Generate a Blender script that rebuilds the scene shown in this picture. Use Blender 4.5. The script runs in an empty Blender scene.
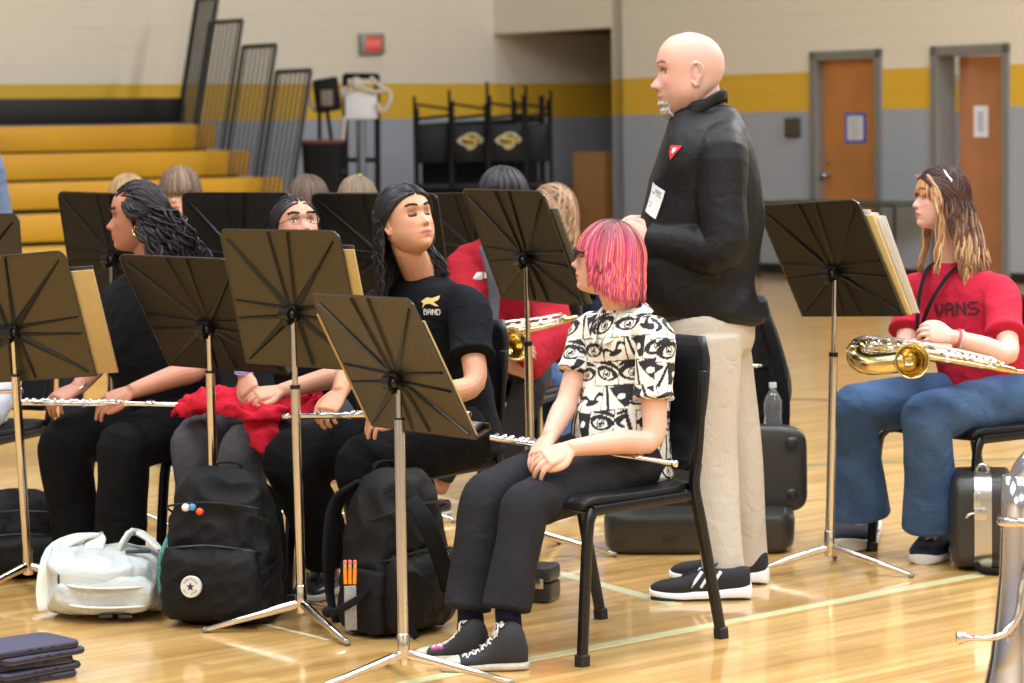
import bpy, bmesh, math, random
import numpy as np
from mathutils import Vector, Matrix, noise
random.seed(7); rng=np.random.RandomState(5)
SC=bpy.context.scene; COL=SC.collection
R_=math.radians
def A(*v): return np.array(v if len(v)>1 else v[0],float)
def nz(v):
    v=np.asarray(v,float); return v/(np.linalg.norm(v)+1e-12)
UP=A(0,0,1)
# ------------------------------------------------------------------ camera geometry (same numbers as the Blender camera below)
FPX=2800.;CH=1.48;ROLL=-0.015;PITCH=math.atan(210/FPX);CC=A(0,0,CH)
_fw=A(0,math.cos(PITCH),-math.sin(PITCH));_r=A(1,0,0);_u=np.cross(_r,_fw)
CR=math.cos(ROLL)*_r+math.sin(ROLL)*_u; CU=-math.sin(ROLL)*_r+math.cos(ROLL)*_u
def at(px,py,Y):
    d=_fw+CR*(px-512)/FPX+CU*(341.5-py)/FPX
    return CC+d*(Y/d[1])
# ------------------------------------------------------------------ materials
def lin(c):
    c=[x/255 for x in c]; return tuple((x/12.92 if x<=.04045 else ((x+.055)/1.055)**2.4) for x in c)+(1,)
MATS={}
def mat(name,rgb=None,rough=.6,metal=0,spec=.5,coat=0,bump=0,bscale=200,var=0,vscale=8,usecol=False,trans=0,sheen=0,emit=None,wr=0,wscale=18,coatr=.1,alpha=1):
    if name in MATS: return MATS[name]
    m=bpy.data.materials.new(name); m.use_nodes=True; nt=m.node_tree; N=nt.nodes; L=nt.links
    b=N['Principled BSDF']; b.inputs['Roughness'].default_value=rough; b.inputs['Metallic'].default_value=metal
    b.inputs['Specular IOR Level'].default_value=spec; b.inputs['Coat Weight'].default_value=coat; b.inputs['Coat Roughness'].default_value=coatr
    b.inputs['Transmission Weight'].default_value=trans; b.inputs['Sheen Weight'].default_value=sheen; b.inputs['Alpha'].default_value=alpha
    tc=N.new('ShaderNodeTexCoord'); src=None
    if usecol:
        a=N.new('ShaderNodeVertexColor'); a.layer_name='Col'; src=a.outputs[0]
    else:
        c=N.new('ShaderNodeRGB'); c.outputs[0].default_value=lin(rgb); src=c.outputs[0]
    if var:
        n=N.new('ShaderNodeTexNoise'); n.inputs['Scale'].default_value=vscale; n.inputs['Detail'].default_value=5; L.new(tc.outputs['Object'],n.inputs['Vector'])
        mr=N.new('ShaderNodeMapRange'); mr.inputs['From Min'].default_value=.3; mr.inputs['From Max'].default_value=.7; mr.inputs['To Min'].default_value=1-var; mr.inputs['To Max'].default_value=1+var; L.new(n.outputs[0],mr.inputs[0])
        mx=N.new('ShaderNodeVectorMath'); mx.operation='SCALE'; L.new(src,mx.inputs[0]); L.new(mr.outputs[0],mx.inputs['Scale']); src=mx.outputs[0]
    L.new(src,b.inputs['Base Color'])
    if emit: b.inputs['Emission Color'].default_value=lin(emit[0]); b.inputs['Emission Strength'].default_value=emit[1]
    last=None
    if wr:
        n=N.new('ShaderNodeTexNoise'); n.inputs['Scale'].default_value=wscale; n.inputs['Detail'].default_value=3; n.inputs['Distortion'].default_value=1.2; L.new(tc.outputs['Object'],n.inputs['Vector'])
        bp=N.new('ShaderNodeBump'); bp.inputs['Strength'].default_value=wr; bp.inputs['Distance'].default_value=.02; L.new(n.outputs[0],bp.inputs['Height']); last=bp
    if bump:
        n=N.new('ShaderNodeTexNoise'); n.inputs['Scale'].default_value=bscale; n.inputs['Detail'].default_value=2; L.new(tc.outputs['Object'],n.inputs['Vector'])
        bp=N.new('ShaderNodeBump'); bp.inputs['Strength'].default_value=bump; bp.inputs['Distance'].default_value=.002; L.new(n.outputs[0],bp.inputs['Height'])
        if last: L.new(last.outputs[0],bp.inputs['Normal'])
        last=bp
    if last: L.new(last.outputs[0],b.inputs['Normal'])
    MATS[name]=m; return m
# ------------------------------------------------------------------ mesh collector
def catmull(P,k):
    P=np.asarray(P,float)
    if len(P)<3 or k<2:
        if k<2: return P
        return np.array([P[0]+(P[1]-P[0])*i/k for i in range(k+1)]) if len(P)==2 else P
    Q=np.vstack([2*P[0]-P[1],P,2*P[-1]-P[-2]]); out=[]
    for i in range(1,len(Q)-2):
        p0,p1,p2,p3=Q[i-1:i+3]
        for j in range(k):
            t=j/k; out.append(.5*((2*p1)+(-p0+p2)*t+(2*p0-5*p1+4*p2-p3)*t*t+(-p0+3*p1-3*p2+p3)*t**3))
    out.append(Q[-2]); return np.array(out)
class B:
    def __init__(s): s.v=[]; s.f=[]; s.n=0; s.c=[]; s.mi=[]; s.m=0
    def add(s,v,f,col=None):
        v=np.asarray(v,float); s.v.append(v); s.f+= [tuple(i+s.n for i in q) for q in f]; s.mi+=[s.m]*len(f); s.n+=len(v)
        s.c.append(np.tile(A(*(col or (1,1,1)),1.) if col is None or len(col)==3 else A(col),(len(v),1)))
        return s
    def rings(s,R,close=True,col=None,caps=True):
        n=len(R[0]); v=np.vstack(R); f=[]
        for i in range(len(R)-1):
            for j in range(n):
                k=(j+1)%n
                f.append((i*n+j,i*n+k,(i+1)*n+k,(i+1)*n+j))
        if caps:
            f.append(tuple(range(n-1,-1,-1))); f.append(tuple((len(R)-1)*n+j for j in range(n)))
        return s.add(v,f,col)
    def loft(s,rs,n=24,cap=.6,k=4,col=None,p=2.):
        """rs: list of (centre, a_vec, b_vec); superellipse p"""
        cs=catmull([r[0] for r in rs],k); aa=catmull([r[1] for r in rs],k); bb=catmull([r[2] for r in rs],k)
        th=np.linspace(0,2*np.pi,n,endpoint=False); ct=np.cos(th); st=np.sin(th)
        X=np.sign(ct)*np.abs(ct)**(2/p); Y=np.sign(st)*np.abs(st)**(2/p)
        def ring(c,a,b,q=1): return c+q*(np.outer(X,a)+np.outer(Y,b))
        R=[ring(c,a,b) for c,a,b in zip(cs,aa,bb)]
        if cap:
            def ends(c,a,b,d):
                h=min(np.linalg.norm(a),np.linalg.norm(b))*cap
                return [ring(c+d*h*math.sin(t),a,b,math.cos(t)) for t in (.4,.8,1.15,1.45)]
            e0=ends(cs[0],aa[0],bb[0],nz(cs[0]-cs[1])); e1=ends(cs[-1],aa[-1],bb[-1],nz(cs[-1]-cs[-2]))
            R=e0[::-1]+R+e1
        return s.rings(R,col=col)
    def limb(s,P,r,side=None,n=14,k=4,cap=.8,col=None,p=2.):
        P=[A(q) for q in P]
        if not hasattr(r,'__len__') or isinstance(r,tuple): r=[r]*len(P)
        rr=[(x,x) if not hasattr(x,'__len__') else x for x in r]
        assert len(rr)==len(P),(len(rr),len(P))
        C=catmull(P,k); RR=catmull(rr,k); T=np.gradient(C,axis=0)
        ref=A(side) if side is not None else (A(1,0,0) if abs(nz(T[0])[0])<.8 else A(0,1,0))
        a=None; aa=[];bb=[]
        for i in range(len(C)):
            t=nz(T[i]); q=ref if (a is None or side is not None) else a
            a=nz(q-t*np.dot(q,t)); b=np.cross(t,a); aa.append(a*RR[i][0]); bb.append(b*RR[i][1])
        th=np.linspace(0,2*np.pi,n,endpoint=False); ct=np.cos(th); st=np.sin(th)
        X=np.sign(ct)*np.abs(ct)**(2/p); Y=np.sign(st)*np.abs(st)**(2/p)
        ring=lambda c,a,b,q=1: c+q*(np.outer(X,a)+np.outer(Y,b))
        R=[ring(c,x,y) for c,x,y in zip(C,aa,bb)]
        if cap:
            def ends(c,x,y,d):
                h=min(np.linalg.norm(x),np.linalg.norm(y))*cap
                return [ring(c+d*h*math.sin(t),x,y,math.cos(t)) for t in (.4,.8,1.15,1.45)]
            R=ends(C[0],aa[0],bb[0],-nz(T[0]))[::-1]+R+ends(C[-1],aa[-1],bb[-1],nz(T[-1]))
        return s.rings(R,col=col)
    def ell(s,c,ax,n=20,m=12,p=2.,col=None):
        """ellipsoid, ax = 3 semi-axis vectors"""
        c=A(c); R=[]
        for i in range(m):
            t=-math.pi/2+math.pi*(i+.5)/m; z=math.sin(t); r=math.cos(t)
            if p!=2: z=math.copysign(abs(z)**(2/p),z); r=r**(2/p)
            th=np.linspace(0,2*np.pi,n,endpoint=False); X=np.cos(th);Y=np.sin(th)
            if p!=2: X=np.sign(X)*np.abs(X)**(2/p); Y=np.sign(Y)*np.abs(Y)**(2/p)
            R.append(c+r*(np.outer(X,ax[0])+np.outer(Y,ax[1]))+z*A(ax[2]))
        return s.rings(R,col=col)
    def box(s,c,ax,bev=.0,col=None):
        """box, ax = 3 half-axis vectors; chamfered when bev>0"""
        bm=bmesh.new(); bmesh.ops.create_cube(bm,size=2)
        l=[np.linalg.norm(a) for a in ax]
        for v in bm.verts: v.co=Vector([v.co[i]*l[i] for i in range(3)])
        if bev: bmesh.ops.bevel(bm,geom=list(bm.edges),offset=min(bev,min(l)*.9),segments=2,affect='EDGES',profile=.5)
        M=np.array([nz(a) for a in ax]); v=np.array([list(x.co) for x in bm.verts])@M+A(c)
        f=[tuple(q.index for q in g.verts) for g in bm.faces]; bm.free()
        return s.add(v,f,col)
    def bx(s,x0,x1,y0,y1,z0,z1,bev=0): return s.box(((x0+x1)/2,(y0+y1)/2,(z0+z1)/2),(A((x1-x0)/2,0,0),A(0,(y1-y0)/2,0),A(0,0,(z1-z0)/2)),bev)
    def lathe(s,prof,c=(0,0,0),ax=(0,0,1),n=32,col=None):
        ax=nz(ax); a=nz(np.cross(ax,(1,0,0) if abs(ax[0])<.8 else (0,1,0))); b=np.cross(ax,a)
        th=np.linspace(0,2*np.pi,n,endpoint=False)
        return s.rings([A(c)+ax*z+r*(np.outer(np.cos(th),a)+np.outer(np.sin(th),b)) for r,z in prof],col=col)
def link(name,me,loc=(0,0,0),parent=None):
    o=bpy.data.objects.new(name,me); COL.objects.link(o)
    if parent is not None: o.parent=parent
    else: o.location=loc
    return o
def to_mesh(name,b,org=(0,0,0),mats=(),smooth=True):
    me=bpy.data.meshes.new(name); V=np.vstack(b.v)-A(org)
    me.from_pydata(V.tolist(),[],b.f); me.update()
    bm=bmesh.new(); bm.from_mesh(me); bmesh.ops.recalc_face_normals(bm,faces=bm.faces); bm.to_mesh(me); bm.free()
    ca=me.color_attributes.new('Col','FLOAT_COLOR','POINT'); ca.data.foreach_set('color',np.vstack(b.c).astype(np.float32).ravel())
    for m in mats: me.materials.append(m)
    if len(mats)>1: me.polygons.foreach_set('material_index',b.mi)
    if smooth: me.shade_smooth() if smooth is True else me.set_sharp_from_angle(angle=smooth)
    return me
AUTO=R_(35)
class T:
    """a thing: an Empty (or a mesh, for bodies) at its base, whose parts are its children"""
    def __init__(s,name,label,cat,loc,group=None,me=None):
        s.loc=A(loc); s.o=link(name,me,tuple(loc)); s.o['label']=label; s.o['category']=cat
        if group: s.o['group']=group
    def part(s,name,b,m,sub=None,smooth=AUTO,label=None):
        me=to_mesh(name,b,s.loc,m if isinstance(m,(list,tuple)) else [m],smooth)
        o=link(name,me,parent=sub or s.o)
        if label: o['label']=label
        return o
def single(name,label,cat,b,m,loc,group=None,smooth=AUTO):
    me=to_mesh(name,b,loc,m if isinstance(m,(list,tuple)) else [m],smooth); o=link(name,me,tuple(loc)); o['label']=label; o['category']=cat
    if group: o['group']=group
    return o
def struct(name,b,m,smooth=False):
    o=link(name,to_mesh(name,b,(0,0,0),m if isinstance(m,(list,tuple)) else [m],smooth)); o['kind']='structure'; return o
def dup(o,loc,rotz,label,parent=None):
    c=o.copy(); COL.objects.link(c)
    if parent is None: c.location=loc; c.rotation_euler=(0,0,rotz); c['label']=label
    else: c.parent=parent
    for ch in list(o.children): dup(ch,None,None,None,c)
    return c
def fuse(b,voxel=.004,sm=2,wr=None):
    """voxel-union of the closed shapes in b -> B with one continuous surface"""
    me=bpy.data.meshes.new('tmp'); me.from_pydata(np.vstack(b.v).tolist(),[],b.f); me.update()
    bm=bmesh.new(); bm.from_mesh(me); bmesh.ops.recalc_face_normals(bm,faces=bm.faces); bm.to_mesh(me); bm.free()
    o=bpy.data.objects.new('tmp',me); COL.objects.link(o)
    r=o.modifiers.new('r','REMESH'); r.mode='VOXEL'; r.voxel_size=voxel
    if sm: q=o.modifiers.new('s','SMOOTH'); q.iterations=sm; q.factor=.5
    dg=bpy.context.evaluated_depsgraph_get(); ev=o.evaluated_get(dg); m2=ev.to_mesh()
    n=len(m2.vertices); co=np.empty(n*3); m2.vertices.foreach_get('co',co); co=co.reshape(-1,3)
    no=np.empty(n*3); m2.vertex_normals.foreach_get('vector',no); no=no.reshape(-1,3)
    f=[tuple(p.vertices) for p in m2.polygons]; ev.to_mesh_clear()
    bpy.data.objects.remove(o); bpy.data.meshes.remove(me)
    if wr:
        sc,amp,st=wr
        off=np.array([noise.noise(Vector((x*sc*st[0],y*sc*st[1],z*sc*st[2]))) for x,y,z in co])
        off=(.45-np.abs(off)*2.2)
        co=co+no*(off*amp)[:,None]
    out=B(); out.v=[co]; out.f=f; out.n=n; out.c=[np.ones((n,4))]; out.mi=[0]*len(f); out.nrm=no
    return out
# ------------------------------------------------------------------ heads, hands, hair
def interp(t,x): 
    t=sorted(t); return np.interp(x,[a for a,_ in t],[b for _,b in t])
PF=[(.118,.0),(.110,.045),(.095,.066),(.075,.082),(.055,.089),(.038,.0925),(.026,.0935),(.013,.087),(.004,.089),(-.008,.098),(-.020,.109),(-.029,.1145),(-.035,.110),(-.041,.096),(-.048,.0925),(-.054,.0965),(-.060,.0955),(-.063,.0915),(-.067,.0945),(-.072,.0935),(-.080,.086),(-.090,.089),(-.100,.087),(-.110,.074),(-.116,.045),(-.118,.02)]
PB=[(.118,0),(.110,.045),(.095,.066),(.075,.082),(.055,.089),(.035,.091),(.015,.087),(-.01,.087),(-.03,.088),(-.05,.088),(-.07,.083),(-.09,.077),(-.104,.066),(-.112,.05),(-.118,.02)]
PW=[(.118,.0),(.112,.030),(.100,.050),(.08,.065),(.055,.074),(.03,.077),(.0,.075),(-.02,.0715),(-.045,.066),(-.07,.057),(-.09,.046),(-.105,.033),(-.114,.018),(-.118,.006)]
PK=[(.118,0),(.112,-.035),(.098,-.062),(.075,-.085),(.045,-.098),(.01,-.099),(-.02,-.088),(-.045,-.07),(-.07,-.045),(-.09,-.02),(-.105,.0),(-.118,.012)]
def smooth(x,a,b): return np.clip((x-a)/(b-a),0,1)
def sint(t,z,w):
    return float(np.mean([interp(t,min(.118,max(-.118,z+o*w))) for o in (-1,-.6,-.3,0,.3,.6,1)]))
class Head:
    def __init__(s,c,fwd,up=(0,0,1),sc=1.,wide=1.,nose=1.,jaw=1.):
        s.c=A(c); f=nz(fwd); r=nz(np.cross(f,up)); u=np.cross(r,f); s.M=np.array([r,f,u]); s.s=sc; s.wide=wide; s.nose=nose; s.jaw=jaw
    def w(s,p): return s.c+(np.asarray(p,float)*s.s)@s.M
    def l(s,p): return ((np.asarray(p,float)-s.c)@s.M.T)/s.s
    def add(s,b):
        n=96; R=[]
        zs=np.concatenate([[.1178],np.linspace(.1165,.1,5),np.linspace(.096,-.1,66),np.linspace(-.102,-.1178,8)])
        th=np.linspace(0,2*np.pi,n,endpoint=False)
        for z in zs:
            e_=min(.009,.8*(.118-abs(z))+.0002); yf=sint(PF,z,min(.0022,e_)); yb=sint(PB,z,e_); w=sint(PW,z,e_)*s.wide; k=sint(PK,z,e_)
            q_=min(1,max(0,(-z-.005)/.06)); w*=1+(s.jaw-1)*q_*q_*(3-2*q_)
            x=w*np.sin(th); cy=np.cos(th); pw=.82
            y=np.where(cy>0,k*.0+(yb)*np.abs(cy)**pw,k*np.abs(cy)**.9) if k<=0 else np.where(cy>0,k*(1-np.abs(cy))+yb*np.abs(cy)**pw,k-.0*cy)
            sg=.0095+.007*math.exp(-((z+.033)/.012)**2)+.014*smooth(-z,.038,.052)+.02*smooth(z,.014,.03)
            d=(yf-yb); 
            d*=1+(s.nose-1)*smooth(z,-.05,-.04)*smooth(-z,-.025,-.01)
            y=y+np.where(cy>0,d*np.exp(-(x/sg)**2),0)
            ax=np.abs(x)
            y=y-np.where(cy>0,.0125*np.exp(-((ax-.031)/.015)**2-((z-.011)/.011)**2),0)
            y=y+np.where(cy>0,.004*np.exp(-((ax-.03)/.02)**2-((z-.031)/.008)**2),0)
            y=y+np.where(cy>0,.004*np.exp(-((ax-.045)/.02)**2-((z+.02)/.015)**2),0)
            R.append(s.w(np.stack([x,y,np.full(n,z)],1)))
        b.rings(R)
        for sg in (-1,1):   # ears
            X=s.wide*.0745*sg
            pts=[(X,.004,-.022),(X+sg*.004,-.006,-.034),(X+sg*.006,-.012,-.022),(X+sg*.012,-.022,-.005),(X+sg*.015,-.026,.012),(X+sg*.013,-.018,.026),(X+sg*.008,-.004,.028),(X+sg*.003,.002,.014)]
            b.limb([s.w(p) for p in pts],[.004*s.s,.006*s.s,.0055*s.s,.0045*s.s,.004*s.s,.004*s.s,.004*s.s,.003*s.s],n=8,k=3)
            e=s.w((X+sg*.001,-.008,0)); 
            b.ell(e,(s.M[1]*.013*s.s,s.M[2]*.025*s.s,s.M[0]*.006*s.s),n=12,m=8)
def hand(b,w,d,n,thumb=1,curl=(.5,.6,.4),size=1.,spread=.06,tcurl=.5):
    w=A(w); d=nz(d); n=nz(A(n)-d*np.dot(n,d)); s=np.cross(d,n)*thumb; z=size
    b.loft([(w-d*.012*z,s*.026*z,n*.019*z),(w+d*.02*z,s*.031*z,n*.017*z),(w+d*.055*z,s*.039*z,n*.0145*z),(w+d*.088*z,s*.039*z,n*.012*z)],n=18,p=2.5)
    for o,L,r in ((.030,.070,.0082),(.0105,.078,.0086),(-.0095,.072,.0082),(-.028,.056,.0072)):
        p=w+d*(.084 if abs(o)<.02 else .078)*z+s*o*z; dr=nz(d+s*spread*o/.03); P=[p-dr*.012*z,p]; 
        nn=n.copy()
        for i,(fr,ang) in enumerate(zip((.46,.3,.24),curl)):
            a=ang+random.uniform(-.08,.08); dr2=nz(dr*math.cos(a)-nn*math.sin(a)); nn=nz(nn*math.cos(a)+dr*math.sin(a)); dr=dr2
            p=p+dr*L*fr*z; P.append(p)
        b.limb(P,[r*z,r*1.03*z,r*.98*z,r*.92*z,r*.8*z],n=10,k=3)
    p0=w+d*.018*z+s*.022*z; p1=p0+nz(d*.7+s*.6-n*.2)*.038*z; p2=p1+nz(d*.95+s*(.3-.5*tcurl)-n*.35*tcurl)*.03*z; p3=p2+nz(d*1+s*(.1-.8*tcurl)-n*.4*tcurl)*.024*z
    b.limb([p0,p1,p2,p3],[.014*z,.0108*z,.0095*z,.0078*z],n=10,k=3)
def tube_strand(b,P,r,col,n=5,tip=.25,k=3):
    C=catmull(P,k); m=len(C); t=np.gradient(C,axis=0)
    ref=A(.3,.5,.8); th=np.linspace(0,2*np.pi,n,endpoint=False); R=[]
    for i in range(m):
        T_=nz(t[i]); a=nz(np.cross(T_,ref)); c=np.cross(T_,a); q=i/(m-1); rr=r*(min(1,.5+q*4) if q<.15 else 1)*(1-(1-tip)*max(0,(q-.55)/.45)**1.5)
        R.append(C[i]+rr*(np.outer(np.cos(th),a)*1.25+np.outer(np.sin(th),c)*.8))
    b.rings(R,col=col)
def dirv(az,el):
    a,e=R_(az),R_(el); return A(math.sin(a)*math.cos(e),math.cos(a)*math.cos(e),math.sin(e))
def scalp_strand(b,h,u0,u1,hang,col,r=.0045,rad=(.082,.101,.122),out=.0,wave=0,wl=.05,cen=(0,-.004,.0),drift=(0,0,0),n1=5,n2=5):
    """slerp over the skull from direction u0 to u1, then hang (world down) for length hang"""
    u0=nz(u0);u1=nz(u1); w=math.acos(max(-1,min(1,float(np.dot(u0,u1)))))+1e-6; P=[]
    for i in range(n1+1):
        t=i/n1; u=(math.sin((1-t)*w)*u0+math.sin(t*w)*u1)/math.sin(w); u=nz(u)
        q=1/math.sqrt((u[0]/rad[0])**2+(u[1]/rad[1])**2+(u[2]/rad[2])**2)
        P.append(h.w(A(cen)+u*q*(1+out*t)))
    if hang>0:
        g=nz(P[-1]-h.c); g[2]=0; ph=random.uniform(0,6.28); sd=nz(np.cross(g,UP)) if np.linalg.norm(g)>.01 else A(1,0,0); st=P[-1]
        for i in range(1,n2+1):
            t=i/n2; o=sd*wave*math.sin(ph+t*hang/wl*6.28)+g*wave*.6*math.cos(ph+t*hang/wl*6.28)
            P.append(st+A(0,0,-hang*t)+o+A(drift)*t+g*out*.02*math.sin(t*3))
    tube_strand(b,P,r*h.s,col)
def lcol(c,v=.15):
    k=1+random.uniform(-v,v); q=lin(c); return (q[0]*k,q[1]*k,q[2]*k,1)
# ------------------------------------------------------------------ people
def smooth(x,a,b): return np.clip((x-a)/(b-a),0,1)
def gauss(d,s): return np.exp(-(d/s)**2)
def skin_paint(v,h,skin,lips,brow,O):
    n=len(v); C=np.tile(A(lin(skin)),(n,1)); L=h.l(v); x,y,z=np.abs(L[:,0]),L[:,1],L[:,2]
    hd=(np.linalg.norm(L,axis=1)<.16)&(y>0)
    def mix(w,c):
        w=np.clip(w*hd,0,1)[:,None]; C[:]=C*(1-w)+A(lin(c))*w
    mix(.35*gauss(np.hypot(x-.045,(z+.025)),.02),lips)
    mix(.25*gauss(np.hypot(x,(z+.03)),.014)*(y>.095),lips)
    hl_=.0108*(1-(x/.0265)**2); lw=(x<.0265)*(y>.07)*smooth(hl_+.0015-np.abs(z+.0632),0,.003)
    mix(lw*1.2,lips); mix((x<.021)*(y>.07)*gauss(z+.063,.0018)*.8,(90,40,40))
    mix((gauss(np.hypot(x-.0075,z+.0395),.0035))*(y>.085)*.7,(80,40,35))
    bz=.034+.006*np.sin(np.clip((x-.012)/.036,0,1)*2.4)
    mix(((x>.012)&(x<.05)&(y>.05))*gauss(z-bz,O.get('browt',.0052))*O.get('broww',1.05),brow)
    ez=.011
    if O.get('closed'):
        mix(((x>.016)&(x<.046)&(y>.04))*gauss(z-(ez-.005+((x-.031)/.014)**2*.004),.0026)*1.1,(35,22,20))
        mix(((x>.015)&(x<.047)&(y>.04))*gauss(z-(ez+.004),.007)*.25,(150,95,85))
    else:
        mix(((x>.015)&(x<.047)&(y>.04))*gauss(z-(ez+.0085-((x-.031)/.016)**2*.006),.0022)*.9,(40,28,25))
    if 'paint' in O: O['paint'](C,L,mix,x,y,z)
    return C
def person(label,J,O,cat='person',group=None):
    base=A(J['pl'][0],J['pl'][1],0); h=J['head']; b=B(); h.add(b)
    L=nz(J['sl']-J['sr']); hl,hr=J['hl'],J['hr']; LH=nz(hl-hr)
    nk=J['nk']; pl=J['pl']; ch=J.get('ch',(nk*.62+pl*.38)); k=O.get('size',1.)
    g=O.get('girth',1.)
    b.limb([h.w((0,-.028,-.02)),h.w((0,-.03,-.085)),nk-A(0,0,.01),nk-A(0,0,.07)],[.05*k,.05*k*O.get('neck',1),.056*k*O.get('neck',1),.075*k],n=20)
    def fr(t,c,wl,wf,pos):
        s=nz(LH*(1-t)+L*t); f=np.cross(s,UP); return (pos,s*wl,nz(f)*wf)
    wsh=np.linalg.norm(J['sl']-J['sr'])/2
    b.loft([fr(0,0,.10*k,.07*k,pl),fr(.6,0,.10*k,.07*k,ch),fr(1,0,wsh*.8,.05*k,nk-A(0,0,.09*k))],n=20)
    arms=O.get('arms','lr')
    for a in arms:
        S,E,W=J['s'+a],J['e'+a],J['w'+a]; q=O.get('arm',1.)*k
        b.limb([S,(S+E)/2,E,E*.6+W*.4,W],[.043*q,.041*q,.036*q,.037*q,(.026*q)],n=16)
        if 'h'+a+'d' in J:
            hd=J['h'+a+'d']; hand(b,W,hd[0],hd[1],hd[2],curl=hd[3] if len(hd)>3 else (.5,.6,.4),size=O.get('hand',.95),tcurl=hd[4] if len(hd)>4 else .5)
    for a in 'lr':   # legs inside the clothes
        if 'a'+a in J: H_,K_2,A_=J['h'+a],J['k'+a],J['a'+a]; b.limb([H_,(H_+K_2)/2,K_2-nz(K_2-H_)*.05,K_2+nz(A_-K_2)*.05,(K_2+A_)/2,A_],[.05*k,.045*k,.034*k,.034*k,.036*k,.032*k],n=12)
    F=fuse(b,O.get('vox',.0032),1)
    F.c=[skin_paint(F.v[0],h,O['skin'],O.get('lips',(190,100,95)),O.get('brow',(60,40,35)),O)]
    sk=mat('skin',usecol=True,rough=.48,spec=.4,bump=.12,bscale=500)
    sk.node_tree.nodes['Principled BSDF'].inputs['Subsurface Weight'].default_value=.12
    sk.node_tree.nodes['Principled BSDF'].inputs['Subsurface Radius'].default_value=(.01,.004,.002)
    t=T('person',label,cat,base,group,me=to_mesh('person',F,base,[sk],True))
    t.h=h
    if not O.get('closed'):
        for sg in (-1,1):
            e=B(); c=A(.031*sg,.0672,.0105); e.m=0
            ax=(nz(A(1,-.42*sg,0))*.0138,nz(A(.42*sg,1,0))*.0066,A(0,0,.0058)); R=[]
            e.ell(h.w(c),[ (a@h.M)*h.s for a in ax],n=20,m=14)
            i=B(); pc=c+nz(A(.42*sg,1,0))*.0042; i.ell(h.w(pc),[(nz(A(1,-.42*sg,0))*.0052@h.M)*h.s,(nz(A(.42*sg,1,0))*.0030@h.M)*h.s,(A(0,0,.0050)@h.M)*h.s],n=16,m=10)
            eo=t.part('eye',e,mat('eye_white',(225,215,210),rough=.15),smooth=True); t.part('iris',i,mat('iris_brown',O.get('iris',(45,30,25)),rough=.1),sub=eo,smooth=True)
    # shirt
    S=O['shirt']; s=B(); ax=S.get('torso',[(0,.165,.125),(.3,.15,.12),(.62,.165,.12),(.82,.18,.105),(.93,.15,.085),(1.0,.08,.07)])
    spine=catmull([pl-A(0,0,S.get('hem',.06)),pl+(ch-pl)*.25+A(J.get('belly',(0,0,0))),ch,nk-A(0,0,.05),nk+A(0,0,.005)],8); 
    dd=np.r_[0,np.cumsum(np.linalg.norm(np.diff(spine,axis=0),axis=1))]; dd/=dd[-1]
    rs=[]
    for tt,wl,wf in ax:
        pos=np.array([np.interp(tt,dd,spine[:,i]) for i in range(3)]); rs.append(fr(min(1,tt*1.1),0,wl*g*k,wf*g*k,pos))
    s.loft(rs,n=32,cap=.25,p=2.3,k=5)
    sl=S.get('sleeve',.55); sr=S.get('sr',(.062,.066))
    for a in 'lr':
        if a not in S.get('sleeves','lr'): continue
        P,E,W=J['s'+a],J['e'+a],J['w'+a]; inn=P+(nk-P)*.45-A(0,0,.03)
        if sl<=1:
            s.limb([inn,P-A(0,0,.012),P+(E-P)*.5,P+(E-P)*sl],[.06*k*g,.068*k*g,sr[0]*k,sr[1]*k],n=22,cap=.12)
        else:
            s.limb([inn,P-A(0,0,.012),P+(E-P)*.5,E,E+(W-E)*.5,W-(W-E)*.02],[.06*k*g,.072*k*g,sr[0]*k,sr[0]*.95*k,sr[1]*k,sr[1]*.8*k],n=22,cap=.15)
    if 'extra' in S: S['extra'](s,t)
    w=S.get('wr',(9,.0035,(1,1,1.6))); F=fuse(s,S.get('vox',.006),2,w)
    if 'paint' in S:
        F.c=[S['paint'](F.v[0],F.nrm)]
    so=t.part(S.get('name','shirt'),F,S['mat'],smooth=True); t.shirt=so
    if S.get('collar'):
        c=B(); rr=S['collar']; th=np.linspace(0,2*np.pi,28,endpoint=False); f=np.cross(L,UP)
        cc=nk+A(0,0,S.get('cz',.005)); Rg=[]
        for r_,z_ in ((rr-.004,-.02),(rr+.004,-.01),(rr+.003,.012),(rr-.004,.010),(rr-.009,-.012)):
            Rg.append(np.array([cc+L*r_*math.cos(a)+f*(r_*math.sin(a)*1.05+.012)+A(0,0,z_-.02*math.sin(a)) for a in th]))
        c.rings(Rg,caps=False); t.part('collar',c,S.get('cmat',S['mat']),sub=so,smooth=True)
    # trousers
    Q=O.get('pants')
    if Q:
        p=B(); tr=Q.get('thigh',(.088,.080,.066)); sr_=Q.get('shin',(.066,.06,.058))
        c=pl; f=np.cross(LH,UP)
        p.loft([(pl-A(0,0,.06*k),LH*.16*k*g,f*.12*k*g),(pl+A(0,0,.0),LH*.160*k*g,f*.118*k*g),(pl+A(0,0,.05*k),LH*.13*k*g,f*.09*k*g)],n=28)
        for a in 'lr':
            H,K,An=J['h'+a],J['k'+a],J['a'+a]; An=An+A(0,0,Q.get('cuffz',.05)); u=Q.get('kneeup',.0)
            bend=nz(np.cross(K-H,An-K)); 
            if Q.get('straight'): p.limb([H,K,An],[tr[0]*k,tr[2]*k,sr_[2]*k],n=24,cap=.15,k=8)
            else:
                d1,d2=nz(K-H),nz(An-K); 
                p.limb([H,H*.5+K*.5,K-d1*.06,K+(d2-d1)*.004,K+d2*.06,K*.5+An*.5,An],[tr[0]*k,tr[1]*k,tr[2]*1.02*k,(tr[2]+sr_[0])/2*1.0*k,sr_[0]*k,sr_[1]*k,sr_[2]*k],side=nz(np.cross(d1,d2)),n=26,cap=.12)
        if 'extra' in Q: Q['extra'](p,t)
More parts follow.
